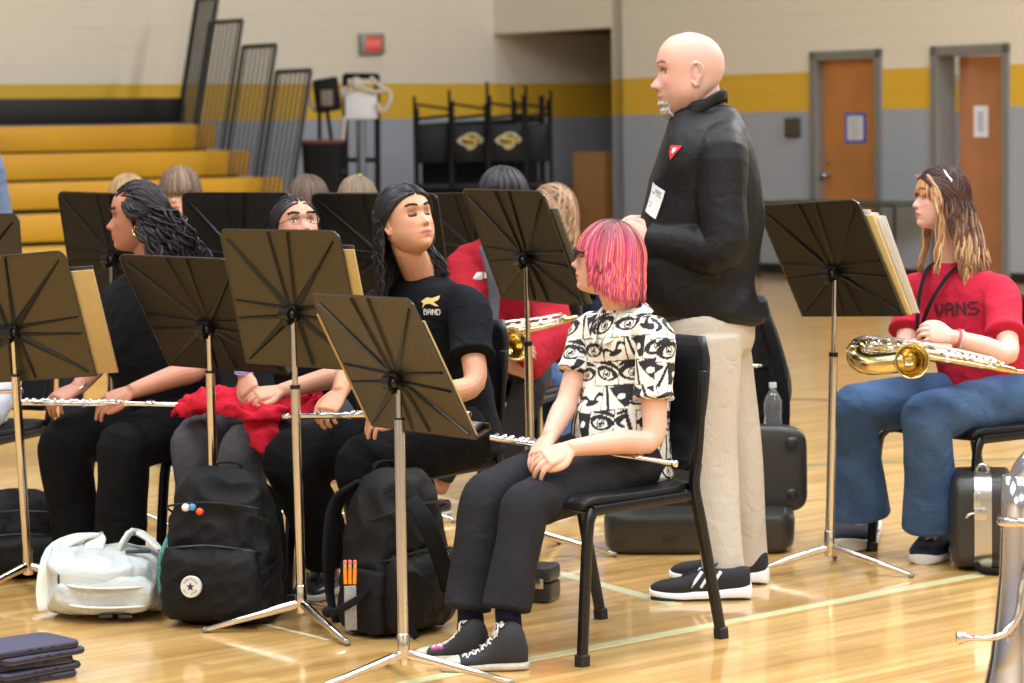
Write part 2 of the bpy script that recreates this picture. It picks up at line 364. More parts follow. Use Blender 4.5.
        F=fuse(p,Q.get('vox',.006),2,Q.get('wr',(8,.004,(1,1,1.4))))
        if 'paint' in Q: F.c=[Q['paint'](F.v[0],F.nrm)]
        t.pants=t.part('trousers',F,Q['mat'],smooth=True)
    for sh in O.get('shoes',()): shoe(t,*sh[:-1],**sh[-1])
    return t
# ---- shoes
def shoe(t,heel,toe,kind='converse',z0=0,pitch=0,side=1,size=1.,wid=1.):
    """heel,toe: floor points; builds upper, sole, laces under the person"""
    heel=A(heel);toe=A(toe); d=toe-heel; Ln=np.linalg.norm(d); f=nz(d); r=nz(np.cross(f,UP)); u=np.cross(r,f)
    k=Ln/.28
    W=lambda x,y,z: heel+r*x*k*wid+f*y*k+u*z*k
    low=kind in('vans','runner','trainer')
    tops=[(.004,.022,.075),(.02,.033 if low else .041,.078 if low else .13),(.05,.037 if low else .049,.075 if low else .150),(.085,.038 if low else .047,.075 if low else .140),(.12,.041,.072 if low else .098),(.16,.045,.060),(.20,.047,.048),(.24,.043,.042),(.265,.032,.034),(.276,.018,.026)]
    if kind=='runner': tops=[(a,b_*1.0,c+.012) for a,b_,c in tops]
    up=B(); rs=[]
    for y,hw,zt in tops:
        zb=.012; zc=(zt+zb)/2; rs.append((W(0,y,zc),r*hw*k*wid,u*(zt-zb)/2*k))
    up.loft(rs,n=24,cap=.1,p=2.6,k=3)
    upm={'converse':mat('black_canvas',(42,42,46),rough=.85,bump=.5,bscale=900),'vans':mat('navy_suede',(20,24,40),rough=.9,bump=.4,bscale=500),'runner':mat('black_knit_mesh',(30,30,33),rough=.8,bump=.6,bscale=700),'trainer':mat('black_leather',(24,24,26),rough=.4)}[kind]
    uo=t.part('shoe',up,upm,smooth=True)
    so=B(); sr_=[]; th=.026 if kind!='runner' else .030
    for y,hw,_ in tops:
        q=1.06; lift=.0 if kind!='runner' else .012*max(0,(y-.2)/.07)
        hh=th/2 if kind!='runner' else (th/2+.008*max(0,1-y/.12))
        hh*=(1-.38*smooth(y,.16,.276)) if kind=='runner' else 1
        sr_.append((W(0,y+(.004 if y>.2 else -.004),hh+lift),r*hw*q*k*wid,u*hh*k))
    so.loft(sr_,n=28,cap=.1,p=3.4,k=3)
    t.part('sole',so,mat('sole_'+kind,{'converse':(186,178,160),'vans':(205,200,190),'runner':(235,235,238),'trainer':(200,195,185)}[kind],rough=.6,var=.12 if kind=='converse' else 0,vscale=60),sub=uo,smooth=AUTO)
    if kind=='runner':
        o=B(); rs=[(c-u*(.0),a*.97,b_*.25) for c,a,b_ in sr_]; rs=[(W(0,tp[0],.006),r*tp[1]*1.02*k*wid,u*.006*k) for tp in tops]; o.loft(rs,n=24,cap=.1,p=5,k=3)
        t.part('outsole',o,mat('black_rubber',(22,22,24),rough=.7),sub=uo)
        for yy in (.092,.118,.144):
            for sg in (-1,1):
                o=B(); P=[W(sg*.0405,yy+.022,.038),W(sg*.0395,yy+.008,.058),W(sg*.033,yy-.008,.080)]
                o.limb(P,(.0048*k),n=8,k=3,cap=.3); t.part('side_stripe',o,mat('white_stripe',(235,235,235),rough=.5),sub=uo)
    if kind=='trainer':
        for yy in (.11,.135,.16): o=B(); o.limb([W(side*.043,yy-.02,.03),W(side*.038,yy+.01,.07)],.004*k,n=8,cap=.3); t.part('side_stripe',o,mat('cream_stripe',(205,190,150),rough=.5),sub=uo)
    if kind=='vans':
        for sg in (-1,1): o=B(); o.limb([W(sg*.036,.01,.05),W(sg*.0405,.07,.058),W(sg*.042,.105,.052),W(sg*.044,.13,.042),W(sg*.0455,.16,.032),W(sg*.047,.19,.03)],.0042*k,n=8,cap=.4); t.part('side_stripe',o,mat('white_stripe',(235,235,235),rough=.5),sub=uo)
    if kind=='converse':
        o=B(); rs=[(W(0,y,(zt*1.03+.012)/2),r*hw*1.05*k*wid,u*(zt*1.03-.012)/2*k) for y,hw,zt in ((.222,.046,.045),(.24,.044,.0425),(.265,.033,.035),(.277,.019,.026))]
        o.loft(rs,n=24,cap=.1,p=2.6,k=3); t.part('toe_cap',o,mat('toe_cap_rubber',(190,182,165),rough=.6,var=.1,vscale=50),sub=uo,smooth=True)
        o=B(); o.box(W(side*.0395,.012,.02),(f*.012*k,r*.004*k,u*.008*k),.002); o.box(W(0,.078,.122),(r*.018*k,nz(f*.8+u*.3)*.016*k,nz(u*.8-f*.3)*.003*k),.002)
        t.part('tongue_patch',o,mat('white_patch',(205,205,200),rough=.7),sub=uo)
        o=B()
        for i in range(5):
            for sg in (-1,1):
                o=B(); y=.098+i*.024; o.lathe([(.0035*k,-.001),(.0045*k,0),(.0045*k,.0018),(.002*k,.0018)],W(sg*.027,y+.004,[.112,.088,.071,.056,.046][i]),W(sg*.6,0,1)-W(0,0,0),n=10); t.part('eyelet',o,mat('eyelet_white',(215,210,205),rough=.4),sub=uo)
    la=B(); n=6 if kind=='converse' else 5; zt=lambda y: interp([(a,c) for a,_,c in tops],y)
    for i in range(n):
        y=.095+i*.02 if kind=='converse' else .11+i*.016; z1=zt(y)+.001; z2=zt(y+.02)+.001
        for sg in (-1,1): la.limb([W(-sg*.021,y,z1-.008),W(0,y+.009,(z1+z2)/2+.003),W(sg*.021,y+.02,z2-.008)],.0026*k,n=6,k=3,cap=.4)
    y=.092 if kind=='converse' else .105; z=zt(y)+.004
    for sg in (-1,1):
        la.limb([W(0,y,z),W(sg*.02,y+.008,z+.008),W(sg*.036,y+.01,z-.01),W(sg*.03,y+.02,z-.03)],.0024*k,n=6,k=3,cap=.4)
        la.limb([W(0,y,z),W(sg*.018,y-.012,z+.012),W(sg*.03,y-.002,z+.004),W(0,y,z)],.0024*k,n=6,k=3,cap=.4)
    t.part('laces',la,mat('laces_black',(25,25,28),rough=.8) if kind in('runner','trainer') else mat('laces_cream',(222,216,202),rough=.85),sub=uo,smooth=True)
def brows(t,col,n=60,th=.0019,z0=.033,lash=None):
    h=t.h
    for sg in (-1,1):
        b=B()
        for i in range(n):
            q=random.random(); x=.013+.036*q; z=z0+.0065*math.sin(q*2.5)+random.uniform(-.0016,.0016)*(1.3-q); y=float(interp(PB,z))*math.sqrt(max(.05,1-(x/.080)**2))**.82+.0055-.004*q
            p=h.w((sg*x,y,z)); tube_strand(b,[p-h.M[1]*.003,p+h.M[0]*sg*.004+h.M[1]*.001+h.M[2]*.001,p+h.M[0]*sg*.009-h.M[2]*.0008*q],th,lcol(col,.15),n=4,k=1)
        t.part('eyebrow',b,HAIR,smooth=True)
def seat_pose(hc,Y,az,sc=.95,up=(0,0,1),hf=None,lean=0):
    """generic seated pose: hc = head centre point, az = facing angle (deg, 0 = away from camera, 90 = image right)"""
    F=A(math.sin(R_(az)),math.cos(R_(az)),0); Lf=np.cross(UP,F); hd=A(hc); k=sc
    nk=hd+A(0,0,-.19*k)-F*.02; pl=A(nk[0],nk[1],.54)-F*.04
    J=dict(head=Head(hd,F if hf is None else hf,up,sc),nk=nk,pl=pl,sl=nk+Lf*.175*k-A(0,0,.07),sr=nk-Lf*.175*k-A(0,0,.07))
    for a,g in (('l',1),('r',-1)):
        J['h'+a]=pl+Lf*.09*g-A(0,0,.01); J['k'+a]=J['h'+a]+F*.42+Lf*.04*g-A(0,0,.02); J['a'+a]=J['k'+a]*A(1,1,0)+A(0,0,.09)+F*.02
        J['e'+a]=J['s'+a]+F*.06+Lf*.05*g-A(0,0,.26); J['w'+a]=J['e'+a]+F*.2-Lf*.09*g-A(0,0,.04)
        J['h'+a+'d']=(nz(F-Lf*.5*g-UP*.2),UP,g)
        pass
    J['F']=F; J['L']=Lf
    return J
def hair_cap(b,h,col,cen=(0,-.018,.016),rad=(.083,.090,.110)):
    b.ell(h.w(cen),[(A(rad[0]*h.s,0,0))@h.M,(A(0,rad[1]*h.s,0))@h.M,(A(0,0,rad[2]*h.s))@h.M],n=32,m=20,col=col)
HAIR=mat('hair',usecol=True,rough=.42,spec=.3)
def bob(t,n=360,cols=((60,40,35),),hang=(.08,.11),bang=(10,0),face=55,r=.005,rad=(.085,.104,.125),cen=(0,-.004,0),cap=(30,20,18),root=None,wave=.0,part=0,top=78,u0y=0,hangf=None,v=.18,name='hair',out=0,wl=.05):
    b=B(); h=t.h; hair_cap(b,h,lcol(cap,0),)
    for i in range(n):
        az=-180+360*(i+random.random())/n; c=random.choice(cols); 
        el0=top+random.uniform(-14,9); u0=dirv(az if abs(az)>20 else az,el0)+A(part,u0y,0)
        if abs(az)<face:
            if bang is None: continue
            u1=dirv(az,bang[0]+random.uniform(-5,5)); hg=bang[1]*random.uniform(.5,1.3)
        else:
            u1=dirv(az+random.uniform(-4,4),random.uniform(-12,2)); hg=random.uniform(*hang) if hangf is None else hangf(az)
        k1=random.uniform(.97,1.05); col=lcol(c,v)
        q0=lcol(root,.1) if root else None
        tmp=B(); scalp_strand(tmp,h,u0,u1,hg*h.s,col,r=r*random.uniform(.7,1.3),rad=tuple(x*k1 for x in rad),cen=cen,wave=wave*random.uniform(.5,1.3),out=out,wl=wl)
        if q0:
            m=len(tmp.v[0]); w=np.clip(1-np.arange(m)/m*random.uniform(1.6,4.5),0,1)[:,None]; tmp.c=[tmp.c[0]*(1-w)+A(q0)*w]
        b.add(tmp.v[0],tmp.f); b.c[-1]=tmp.c[0]
    t.hair=t.part(name,b,HAIR,smooth=True); return b
# ------------------------------------------------------------------ setting
O_=A(1.13,30.52,0); EW=nz(A(.614,-.789,0)); NW=A(-EW[1],EW[0],0)*-1   # door wall: origin, direction (towards camera right), normal into the gym
NW=nz(A(-.789,-.614,0)); K_=O_-EW*2.1; EL=nz(A(.789,.614,0)); NL=nz(A(.614,-.789,0))
def wallpaint():
    m=bpy.data.materials.new('painted_block_wall'); m.use_nodes=True; nt=m.node_tree; N=nt.nodes; L=nt.links; b=N['Principled BSDF']; b.inputs['Roughness'].default_value=.55
    g=N.new('ShaderNodeNewGeometry'); sp=N.new('ShaderNodeSeparateXYZ'); L.new(g.outputs['Position'],sp.inputs[0])
    mr=N.new('ShaderNodeMapRange'); mr.inputs['From Max'].default_value=4; L.new(sp.outputs['Z'],mr.inputs[0])
    r=N.new('ShaderNodeValToRGB'); r.color_ramp.interpolation='CONSTANT'; e=r.color_ramp.elements; e[0].color=lin((160,167,177)); e[1].position=1.637/4; e[1].color=lin((220,176,50)); x=e.new(2.02/4); x.color=lin((228,220,202)); L.new(mr.outputs[0],r.inputs[0])
    L.new(r.outputs[0],b.inputs['Base Color'])
    # painted concrete-block joints
    d1=N.new('ShaderNodeVectorMath'); d1.operation='DOT_PRODUCT'; d1.inputs[1].default_value=tuple(EW); L.new(g.outputs['Position'],d1.inputs[0])
    d2=N.new('ShaderNodeVectorMath'); d2.operation='DOT_PRODUCT'; d2.inputs[1].default_value=tuple(EL); L.new(g.outputs['Position'],d2.inputs[0])
    ad=N.new('ShaderNodeMath'); L.new(d1.outputs['Value'],ad.inputs[0]); L.new(d2.outputs['Value'],ad.inputs[1])
    cb=N.new('ShaderNodeCombineXYZ'); L.new(ad.outputs[0],cb.inputs[0]); L.new(sp.outputs['Z'],cb.inputs[1])
    bk=N.new('ShaderNodeTexBrick'); bk.inputs['Scale'].default_value=1; bk.inputs['Brick Width'].default_value=.4; bk.inputs['Row Height'].default_value=.2; bk.inputs['Mortar Size'].default_value=.006; bk.inputs['Mortar Smooth'].default_value=.4; L.new(cb.outputs[0],bk.inputs['Vector'])
    bp=N.new('ShaderNodeBump'); bp.invert=True; bp.inputs['Distance'].default_value=.004; bp.inputs['Strength'].default_value=.7; L.new(bk.outputs['Fac'],bp.inputs['Height']); L.new(bp.outputs[0],b.inputs['Normal'])
    return m
WALL=wallpaint()
def wb(b,org,e,n,t0,t1,z0,z1,d0,d1,bev=0):
    """box on a wall: t along the wall, z up, d out of the wall"""
    c=org+e*(t0+t1)/2+n*(d0+d1)/2+A(0,0,(z0+z1)/2); return b.box(c,(e*(t1-t0)/2,n*(d1-d0)/2,A(0,0,(z1-z0)/2)),bev)
def tw(px): 
    k=(px-512)/FPX*1.0025; return (30.52*k-1.13)/(.614+.789*k)
# floor
def floormat():
    m=bpy.data.materials.new('maple_gym_floor'); m.use_nodes=True; nt=m.node_tree; N=nt.nodes; L=nt.links; b=N['Principled BSDF']
    g=N.new('ShaderNodeNewGeometry'); mp=N.new('ShaderNodeMapping'); mp.inputs['Rotation'].default_value=(0,0,-R_(41.5)); L.new(g.outputs['Position'],mp.inputs['Vector'])
    bk=N.new('ShaderNodeTexBrick'); bk.inputs['Scale'].default_value=1; bk.inputs['Brick Width'].default_value=.75; bk.inputs['Row Height'].default_value=.057; bk.inputs['Mortar Size'].default_value=.0008; bk.offset_frequency=3; bk.offset=.37; bk.inputs['Bias'].default_value=0
    bk.inputs['Color1'].default_value=lin((224,184,116)); bk.inputs['Color2'].default_value=lin((198,152,84)); bk.inputs['Mortar'].default_value=lin((165,120,70)); L.new(mp.outputs[0],bk.inputs['Vector'])
    n=N.new('ShaderNodeTexNoise'); n.inputs['Scale'].default_value=1.0; n.inputs['Detail'].default_value=6; mp2=N.new('ShaderNodeMapping'); mp2.inputs['Scale'].default_value=(1.2,22,1); L.new(mp.outputs[0],mp2.inputs['Vector']); L.new(mp2.outputs[0],n.inputs['Vector'])
    r=N.new('ShaderNodeValToRGB'); r.color_ramp.elements[0].position=.3; r.color_ramp.elements[0].color=(.74,.68,.6,1); r.color_ramp.elements[1].position=.6; r.color_ramp.elements[1].color=(1.06,1.06,1.06,1); L.new(n.outputs[0],r.inputs[0])
    mx=N.new('ShaderNodeMix'); mx.data_type='RGBA'; mx.blend_type='MULTIPLY'; mx.inputs[0].default_value=.9; L.new(bk.outputs['Color'],mx.inputs[6]); L.new(r.outputs[0],mx.inputs[7]); L.new(mx.outputs[2],b.inputs['Base Color'])
    b.inputs['Roughness'].default_value=.30; b.inputs['Coat Weight'].default_value=.8; b.inputs['Coat Roughness'].default_value=.09
    n2=N.new('ShaderNodeTexNoise'); n2.inputs['Scale'].default_value=3; L.new(g.outputs['Position'],n2.inputs['Vector']); bp=N.new('ShaderNodeBump'); bp.inputs['Strength'].default_value=.15; bp.inputs['Distance'].default_value=.006; L.new(n2.outputs[0],bp.inputs['Height']); L.new(bp.outputs[0],b.inputs['Coat Normal'])
    return m
b=B(); b.bx(-36,36,-30,44,-.1,0); struct('floor',b,floormat())
# court lines: painted stripes lying on the floor
def stripe(name,p,q,w,rgb):
    p,q=A(p),A(q); d=nz(q-p); n=np.cross(d,UP); b=B(); b.box((p+q)/2+A(0,0,.0008),((q-p)/2,n*w/2,A(0,0,.0008))); struct(name,b,mat('court_paint_%d'%rgb[0],rgb,rough=.35,coat=.6))
G=lambda px,py:(lambda d:CC+d*(-CH/d[2]))(_fw+CR*(px-512)/FPX+CU*(341.5-py)/FPX)
stripe('trim_1',G(400,684),G(1010,569),.05,(208,206,160))
stripe('trim_2',G(480,552),G(676,605),.05,(212,208,165))
stripe('trim_3',G(640,470),G(1024,458.7),.06,(120,130,95))
stripe('trim_4',G(700,398),G(900,401),.08,(96,84,60))
stripe('trim_5',G(100,585),G(330,640),.012,(235,225,195))
# door wall
D1=(tw(813),tw(884)); D2=(tw(933),tw(1011)); TOPZ=2.225
Z2=8.6
b=B()
for t0,t1,z0,z1 in ((0,D1[0],0,Z2),(D1[1],D2[0],0,Z2),(D2[1],20,0,Z2),(D1[0],D1[1],TOPZ,Z2),(D2[0],D2[1],TOPZ,Z2)): wb(b,O_,EW,NW,t0,t1,z0,z1,-.3,0)
wb(b,O_,EW,NW,-2.1,0,2.59,Z2,-.3,0)
struct('wall_right',b,WALL)
b=B(); wb(b,K_,EL,NL,-16,8,0,Z2,-.3,0); struct('wall_left',b,WALL)
b=B(); b.box(K_+EW*34.2-EL*9+A(0,0,4.3),(EW*.15,EL*17,A(0,0,4.3))); struct('wall_behind',b,WALL)
b=B(); b.box(K_-EL*27+EW*17+A(0,0,4.3),(EL*.15,EW*18,A(0,0,4.3))); struct('wall_far_side',b,WALL)
DARK=mat('corridor_shade',(96,92,88),rough=.8)  # darkness of the unlit corridor put into the end wall's colour
b=B(); wb(b,O_,EL,NL,.0,8,0,2.9,-.02,-.2) if False else b.box(O_+EL*4+A(0,0,1.45)+NL*.1,(EL*4,NL*.08,A(0,0,1.45))); struct('wall_corridor',b,WALL)
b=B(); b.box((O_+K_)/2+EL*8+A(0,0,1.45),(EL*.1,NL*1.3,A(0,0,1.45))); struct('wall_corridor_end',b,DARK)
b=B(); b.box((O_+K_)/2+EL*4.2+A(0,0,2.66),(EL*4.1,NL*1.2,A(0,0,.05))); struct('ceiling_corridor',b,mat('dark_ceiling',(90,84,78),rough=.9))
BB=mat('black_vinyl_base',(26,26,27),rough=.5)
b=B()
for t0,t1 in ((0,D1[0]),(D1[1],D2[0]),(D2[1],20)): wb(b,O_,EW,NW,t0,t1,0,.10,0,.012)
struct('baseboard_right',b,BB)
b=B(); wb(b,K_,EL,NL,-16,8,0,.10,0,.012); struct('baseboard_left',b,BB)
FR=mat('grey_door_frame',(122,120,116),rough=.5); WD=mat('orange_oak_door',(186,122,62),rough=.45,var=.10,vscale=3)
def frame(n,D):
    b=B(); w=.09
    for t0,t1,z0,z1 in ((D[0],D[0]+w,0,TOPZ),(D[1]-w,D[1],0,TOPZ),(D[0],D[1],TOPZ-w,TOPZ)): wb(b,O_,EW,NW,t0,t1,z0,z1,-.22,.03,.004)
    return struct('trim_%d'%n,b,FR)
frame(6,D1); frame(7,D2)
def handle(b,c,e,n):
    b.lathe([(.03,0),(.032,.006),(.012,.012),(.011,.05),(.026,.06),(.03,.075),(.022,.088),(.004,.09)],c,n,n=20)
CHR=mat('satin_nickel',(190,188,184),rough=.25,metal=1)
b=B(); wb(b,O_,EW,NW,D1[0]+.09,D1[1]-.09,.01,TOPZ-.09,-.12,-.075,.003); d=struct('door_1',b,WD)
b=B(); hb=O_+EW*(D1[0]+.17)+NW*-.075+A(0,0,1.0); handle(b,hb,EW,NW); b.lathe([(.024,0),(.024,.01),(.004,.014)],hb+A(0,0,.13),NW,n=16); o=link('door_handle',to_mesh('door_handle',b,(0,0,0),[CHR],AUTO),parent=d)
# second door stands open into the room behind: leaf hinged on its left jamb
hx=O_+EW*(D2[0]+.10)-NW*.24; leafd=nz(EW*math.cos(R_(40))-NW*math.sin(R_(40))); LN=nz(np.cross(leafd,UP)); 
if np.dot(LN,CC-hx)<0: LN=-LN
b=B(); b.box(hx+leafd*.52+A(0,0,1.07),(leafd*.50,LN*.022,A(0,0,1.06)),.003); d=struct('door_2',b,mat('brown_oak_door',(160,98,48),rough=.45,var=.12,vscale=3))
b=B(); handle(b,hx+leafd*.95+LN*.022+A(0,0,1.0),leafd,LN); link('door_handle',to_mesh('door_handle',b,(0,0,0),[CHR],AUTO),parent=d)
b=B()
for z in (.3,1.1,1.9): b.lathe([(.012,-.06),(.012,.06)],hx+LN*.03+A(0,0,z),UP,n=12)
link('hinge',to_mesh('hinge',b,(0,0,0),[CHR],AUTO),parent=d)
# room behind the open door
b=B(); wb(b,O_,EW,NW,D2[0]-.6,D2[1]+2.2,0,3,-3.2,-3.0); struct('wall_back_room',b,mat('back_room_paint',(150,140,128),rough=.8))
PAP=mat('white_paper',(222,222,224),rough=.8,bump=.2,bscale=60)
def notice(px0,py0,px1,py1,org,e,n,off,label,border,name='door_notice'):
    def hit(px,py):
        d=_fw+CR*(px-512)/FPX+CU*(341.5-py)/FPX; o=org+n*off; t=np.dot(o-CC,n)/np.dot(d,n); return CC+d*t
    p=hit((px0+px1)/2,(py0+py1)/2); w=np.linalg.norm((hit(px1,py0)-hit(px0,py0))*A(1,1,0)); hh=abs(hit(px0,py0)[2]-hit(px0,py1)[2])
    t=T(name,label,'sign',p-A(0,0,hh/2)); b=B(); b.box(p,(e*w/2,n*.003,A(0,0,hh/2)))
    if border:
        t.part('border',b,mat('blue_card',(52,92,190),rough=.6)); b=B(); b.box(p+n*.004,(e*w*.37,n*.002,A(0,0,hh*.4))); q=t.part('paper',b,PAP)
    else: q=t.part('paper',b,PAP)
    b=B(); nn=9
    for i in range(nn): b.box(p+n*.0075+A(0,0,hh*(.3-.6*i/(nn-1)))-e*w*.03*(i%3),(e*w*(.26-.03*(i%3)),n*.0008,A(0,0,hh*.012)))
    t.part('text_lines',b,mat('grey_print',(150,150,155),rough=.8)); return t
notice(845,113,866,143,O_,EW,NW,-.072,'white notice with a blue border on the left wooden door',True)
notice(974,106,988,137,hx+LN*.024,leafd,LN,0,'plain white sheet of paper taped to the open right door',False)
b=B()
def onwall(px,py,off=0,org=O_,n=NW):
    d=_fw+CR*(px-512)/FPX+CU*(341.5-py)/FPX; o=org+n*off; t=np.dot(o-CC,n)/np.dot(d,n); return CC+d*t
p=onwall(792.5,127.5,.02); t=T('wall_plate','small dark square panel on the grey wall left of the doors','wall panel',p-A(0,0,.1)); b.box(p,(EW*.10,NW*.02,A(0,0,.098)),.006); t.part('box',b,mat('dark_bronze_plastic',(62,60,56),rough=.4)); b=B(); b.box(p+NW*.021,(EW*.075,NW*.002,A(0,0,.07))); t.part('face_plate',b,mat('brown_grille',(78,68,52),rough=.5))
# folding table in front of the doors
tc=onwall(838,200,.45); tl=.9; t=T('folding_table','dark folding table standing against the wall below the doors','table',A(tc[0],tc[1],0))
z=.74
b=B(); b.box(A(tc[0],tc[1],z)+EW*.1,(EW*1.02,NW*.36,A(0,0,.02)),.008); t.part('table_top',b,mat('dark_green_laminate',(58,60,48),rough=.5))
for a in (-1,1):
    for c in (-1,1):
        b=B(); q=A(tc[0],tc[1],0)+EW*(.1+a*.93)+NW*.28*c; b.limb([q,q+A(0,0,z-.02)],.014,n=10,cap=0); t.part('leg',b,mat('dark_steel',(40,40,40),rough=.4,metal=.6))
# exit sign on the left wall
p=onwall(371.5,44,.04,K_,NL); t=T('exit_sign','grey exit sign with red lettering high on the left wall','exit sign',p-A(0,0,.12)); b=B(); b.box(p,(EL*.155,NL*.04,A(0,0,.115)),.01); t.part('housing',b,mat('grey_sign_metal',(150,146,140),rough=.4,metal=.3))
def textmesh(name,body,size,mt,M,parent,extr=.002,bold=0,loc0=(0,0,0)):
    cu=bpy.data.curves.new('t','FONT'); cu.body=body; cu.size=size; cu.extrude=extr; cu.offset=bold; cu.align_x='CENTER'; cu.align_y='CENTER'
    o=bpy.data.objects.new('t',cu); COL.objects.link(o); dg=bpy.context.evaluated_depsgraph_get(); me=bpy.data.meshes.new_from_object(o.evaluated_get(dg)); bpy.data.objects.remove(o)
    me.transform(M); me.materials.clear(); me.materials.append(mt); q=link(name,me,parent=parent); return q
def face_M(c,x,y,org=(0,0,0)):
    x,y=nz(x),nz(y); z=np.cross(x,y); c=A(c)-A(org); return Matrix(((x[0],y[0],z[0],c[0]),(x[1],y[1],z[1],c[1]),(x[2],y[2],z[2],c[2]),(0,0,0,1)))
b=B(); b.box(p+NL*.042,(EL*.105,NL*.003,A(0,0,.082)),.002); t.part('red_panel',b,mat('red_sign_face',(196,70,66),rough=.5,emit=((200,60,60),.25)))
textmesh('lettering','EXIT',.10,mat('pale_red_letters',(226,130,122),rough=.5,emit=((230,120,110),.3)),face_M(p+NL*.047,EL,UP,t.loc),t.o,bold=.003)
# wooden box in the corridor mouth
p=O_-EW*.97+EL*.75; b=B(); b.box(A(p[0],p[1],.62),(EL*.3,NL*.28,A(0,0,.62)),.01); t=T('wooden_cabinet','tall light wooden cabinet just inside the dark corridor','cabinet',A(p[0],p[1],0)); t.part('body',b,mat('light_oak',(176,128,70),rough=.5,var=.1,vscale=4))
b=B(); b.box(A(p[0],p[1],.62)-EL*.302,(EL*.004,NL*.24,A(0,0,.55)),.004); t.part('door',b,mat('light_oak',(176,128,70)))
# ------------------------------------------------------------------ bleachers
YB=mat('yellow_bleacher_board',(216,160,40),rough=.4,var=.05,vscale=2); BK=mat('black_bleacher_metal',(26,26,27),rough=.5)
E1=A(-2.96,28.4,0); ST=NL*.6; t=T('bleachers','retracted gym bleachers with yellow seat boards and black end rails','bleachers',E1-EL*4)
tops=[1.60,1.337,1.075,.80,.53,.265]
for i,zt in enumerate(tops):
    e=E1+ST*i; b=B(); L_=12
    b.box(e-EL*L_/2-NL*.02+A(0,0,zt-.125),(EL*L_/2,NL*.02,A(0,0,.122)),.006); b.box(e-EL*L_/2-NL*.16+A(0,0,zt-.02),(EL*L_/2,NL*.14,A(0,0,.02)),.008); t.part('seat_board',b,YB)
    b=B(); b.box(e-EL*(L_/2+.05)-NL*.36+A(0,0,(zt-.15)/2),(EL*(L_/2-.02),NL*.28,A(0,0,(zt-.15)/2))); t.part('riser',b,BK)
e=E1-ST; b=B(); b.box(e-EL*6+A(0,0,1.745),(EL*6,NL*.02,A(0,0,.13)),.006); b.box(e-EL*6-NL*.25+A(0,0,.8),(EL*5.95,NL*.2,A(0,0,.8))); t.part('top_row_panel',b,BK)
for i in range(-1,3):
    wf=.58 if i>=0 else .40; e=E1+ST*i-EL*(.26 if i>=0 else .05); zb=(tops[i] if i>=0 else 1.86); ztp=zb+1.02; lean=EL*.21
    b=B(); P=lambda u,z:e+NL*(u*wf-.02)+EL*.03+lean*(z-zb)/1.02+A(0,0,z)
    zl=zb-.15
    b.limb([P(0,zl),P(0,ztp)],.022,n=8,cap=0); b.limb([P(1,zl-.25),P(1,ztp)],.022,n=8,cap=0); b.limb([P(0,ztp),P(1,ztp)],.022,n=8,cap=0)
    for k in range(1,7): b.limb([P(k/7,zl-.1),P(k/7,ztp)],.0115,n=6,cap=0)
    t.part('guard_rail',b,mat('black_rail_steel',(34,34,34),rough=.45))
# ------------------------------------------------------------------ stored equipment by the left wall
BS=mat('matte_black_frame',(16,16,17),rough=.6,spec=.2)
Yq=28.6
def lp(px,py,Y=Yq): return at(px,py,Y)
t=T('equipment_cart','black upright equipment frame with a white sheet hanging from it','equipment cart',A(*(at(360,265,Yq)[:2]),0))
gz=lambda px:A(at(px,200,Yq)[0],Yq,.05)
b=B()
for x in (345,377): b.limb([gz(x),lp(x,75)],.03,n=8,cap=0)
b.limb([lp(344,76),lp(378,76)],.03,n=8,cap=0); b.limb([lp(345,160),lp(378,160)],.025,n=8,cap=0); b.limb([gz(345)+A(-.2,-.3,0),gz(377)+A(.2,-.3,0)],.03,n=8,cap=0)
b.limb([gz(345),gz(345)+A(-.2,-.3,0)],.03,n=8,cap=0);b.limb([gz(377),gz(377)+A(.2,-.3,0)],.03,n=8,cap=0)
t.part('frame',b,BS)
b=B(); b.limb([gz(361),lp(361,120)],.05,n=8,cap=0); t.part('centre_post',b,mat('grey_tube',(120,124,132),rough=.4,metal=.5))
b=B(); p=(lp(345,92)+lp(378,118))/2; b.box(p-A(0,.06,0),(A(.165,0,0),A(0,.01,0),A(0,0,.14)),.01); t.part('white_sheet',b,PAP)
b=B()
for P in ([lp(309,84),lp(310,100),lp(316,110),lp(328,106),lp(340,94),lp(346,88)],[lp(372,78),lp(380,86),lp(390,92),lp(390,102),lp(382,112),lp(378,104)],[lp(344,96),lp(352,90),lp(362,88),lp(374,92),lp(386,90)],[lp(345,118),lp(343,140),lp(339,170)]): b.limb([q-A(0,.1,0) for q in P],.022,n=8,k=4)
b.ell(lp(340,171)-A(0,.1,0),(A(.05,0,0),A(0,.05,0),A(0,0,.05))); b.ell(lp(357,84)-A(0,.1,0),(A(.06,0,0),A(0,.05,0),A(0,0,.07)))
t.part('white_cable',b,mat('dull_white_cable',(196,188,176),rough=.7),smooth=True)
t=T('padded_folding_seat','black padded seat leaning upright beside the equipment frame','seat',A(*at(327,200,28.4)[:2],0))
b=B(); q=at(327,95,28.4); b.box(q,(A(.13,0,.02),A(0,.03,0),A(-.02,0,.17)),.025); t.part('pad',b,BS)
b=B(); b.box(q+A(.0,-.034,-.03),(A(.06,0,.0),A(0,.004,0),A(0,0,.08)),.01); t.part('pale_panel',b,mat('khaki_panel',(120,110,92),rough=.7))
b=B(); b.limb([q+A(0,0,-.16),A(q[0]+.2,q[1],.03)],.02,n=8,cap=0); b.limb([q+A(-.08,0,-.16),A(q[0]-.1,q[1],.03)],.02,n=8,cap=0); t.part('leg',b,BS)
t=T('storage_bin','black bin with red rim standing on the floor by the left wall','bin',A(*at(323,200,28.2)[:2],0)); q=at(323,142,28.2)
b=B(); b.loft([(A(q[0],q[1],.02),A(.15,0,0),A(0,.15,0)),(A(q[0],q[1],q[2]),A(.21,0,0),A(0,.2,0))],p=6,cap=.05,n=32); t.part('body',b,BS)
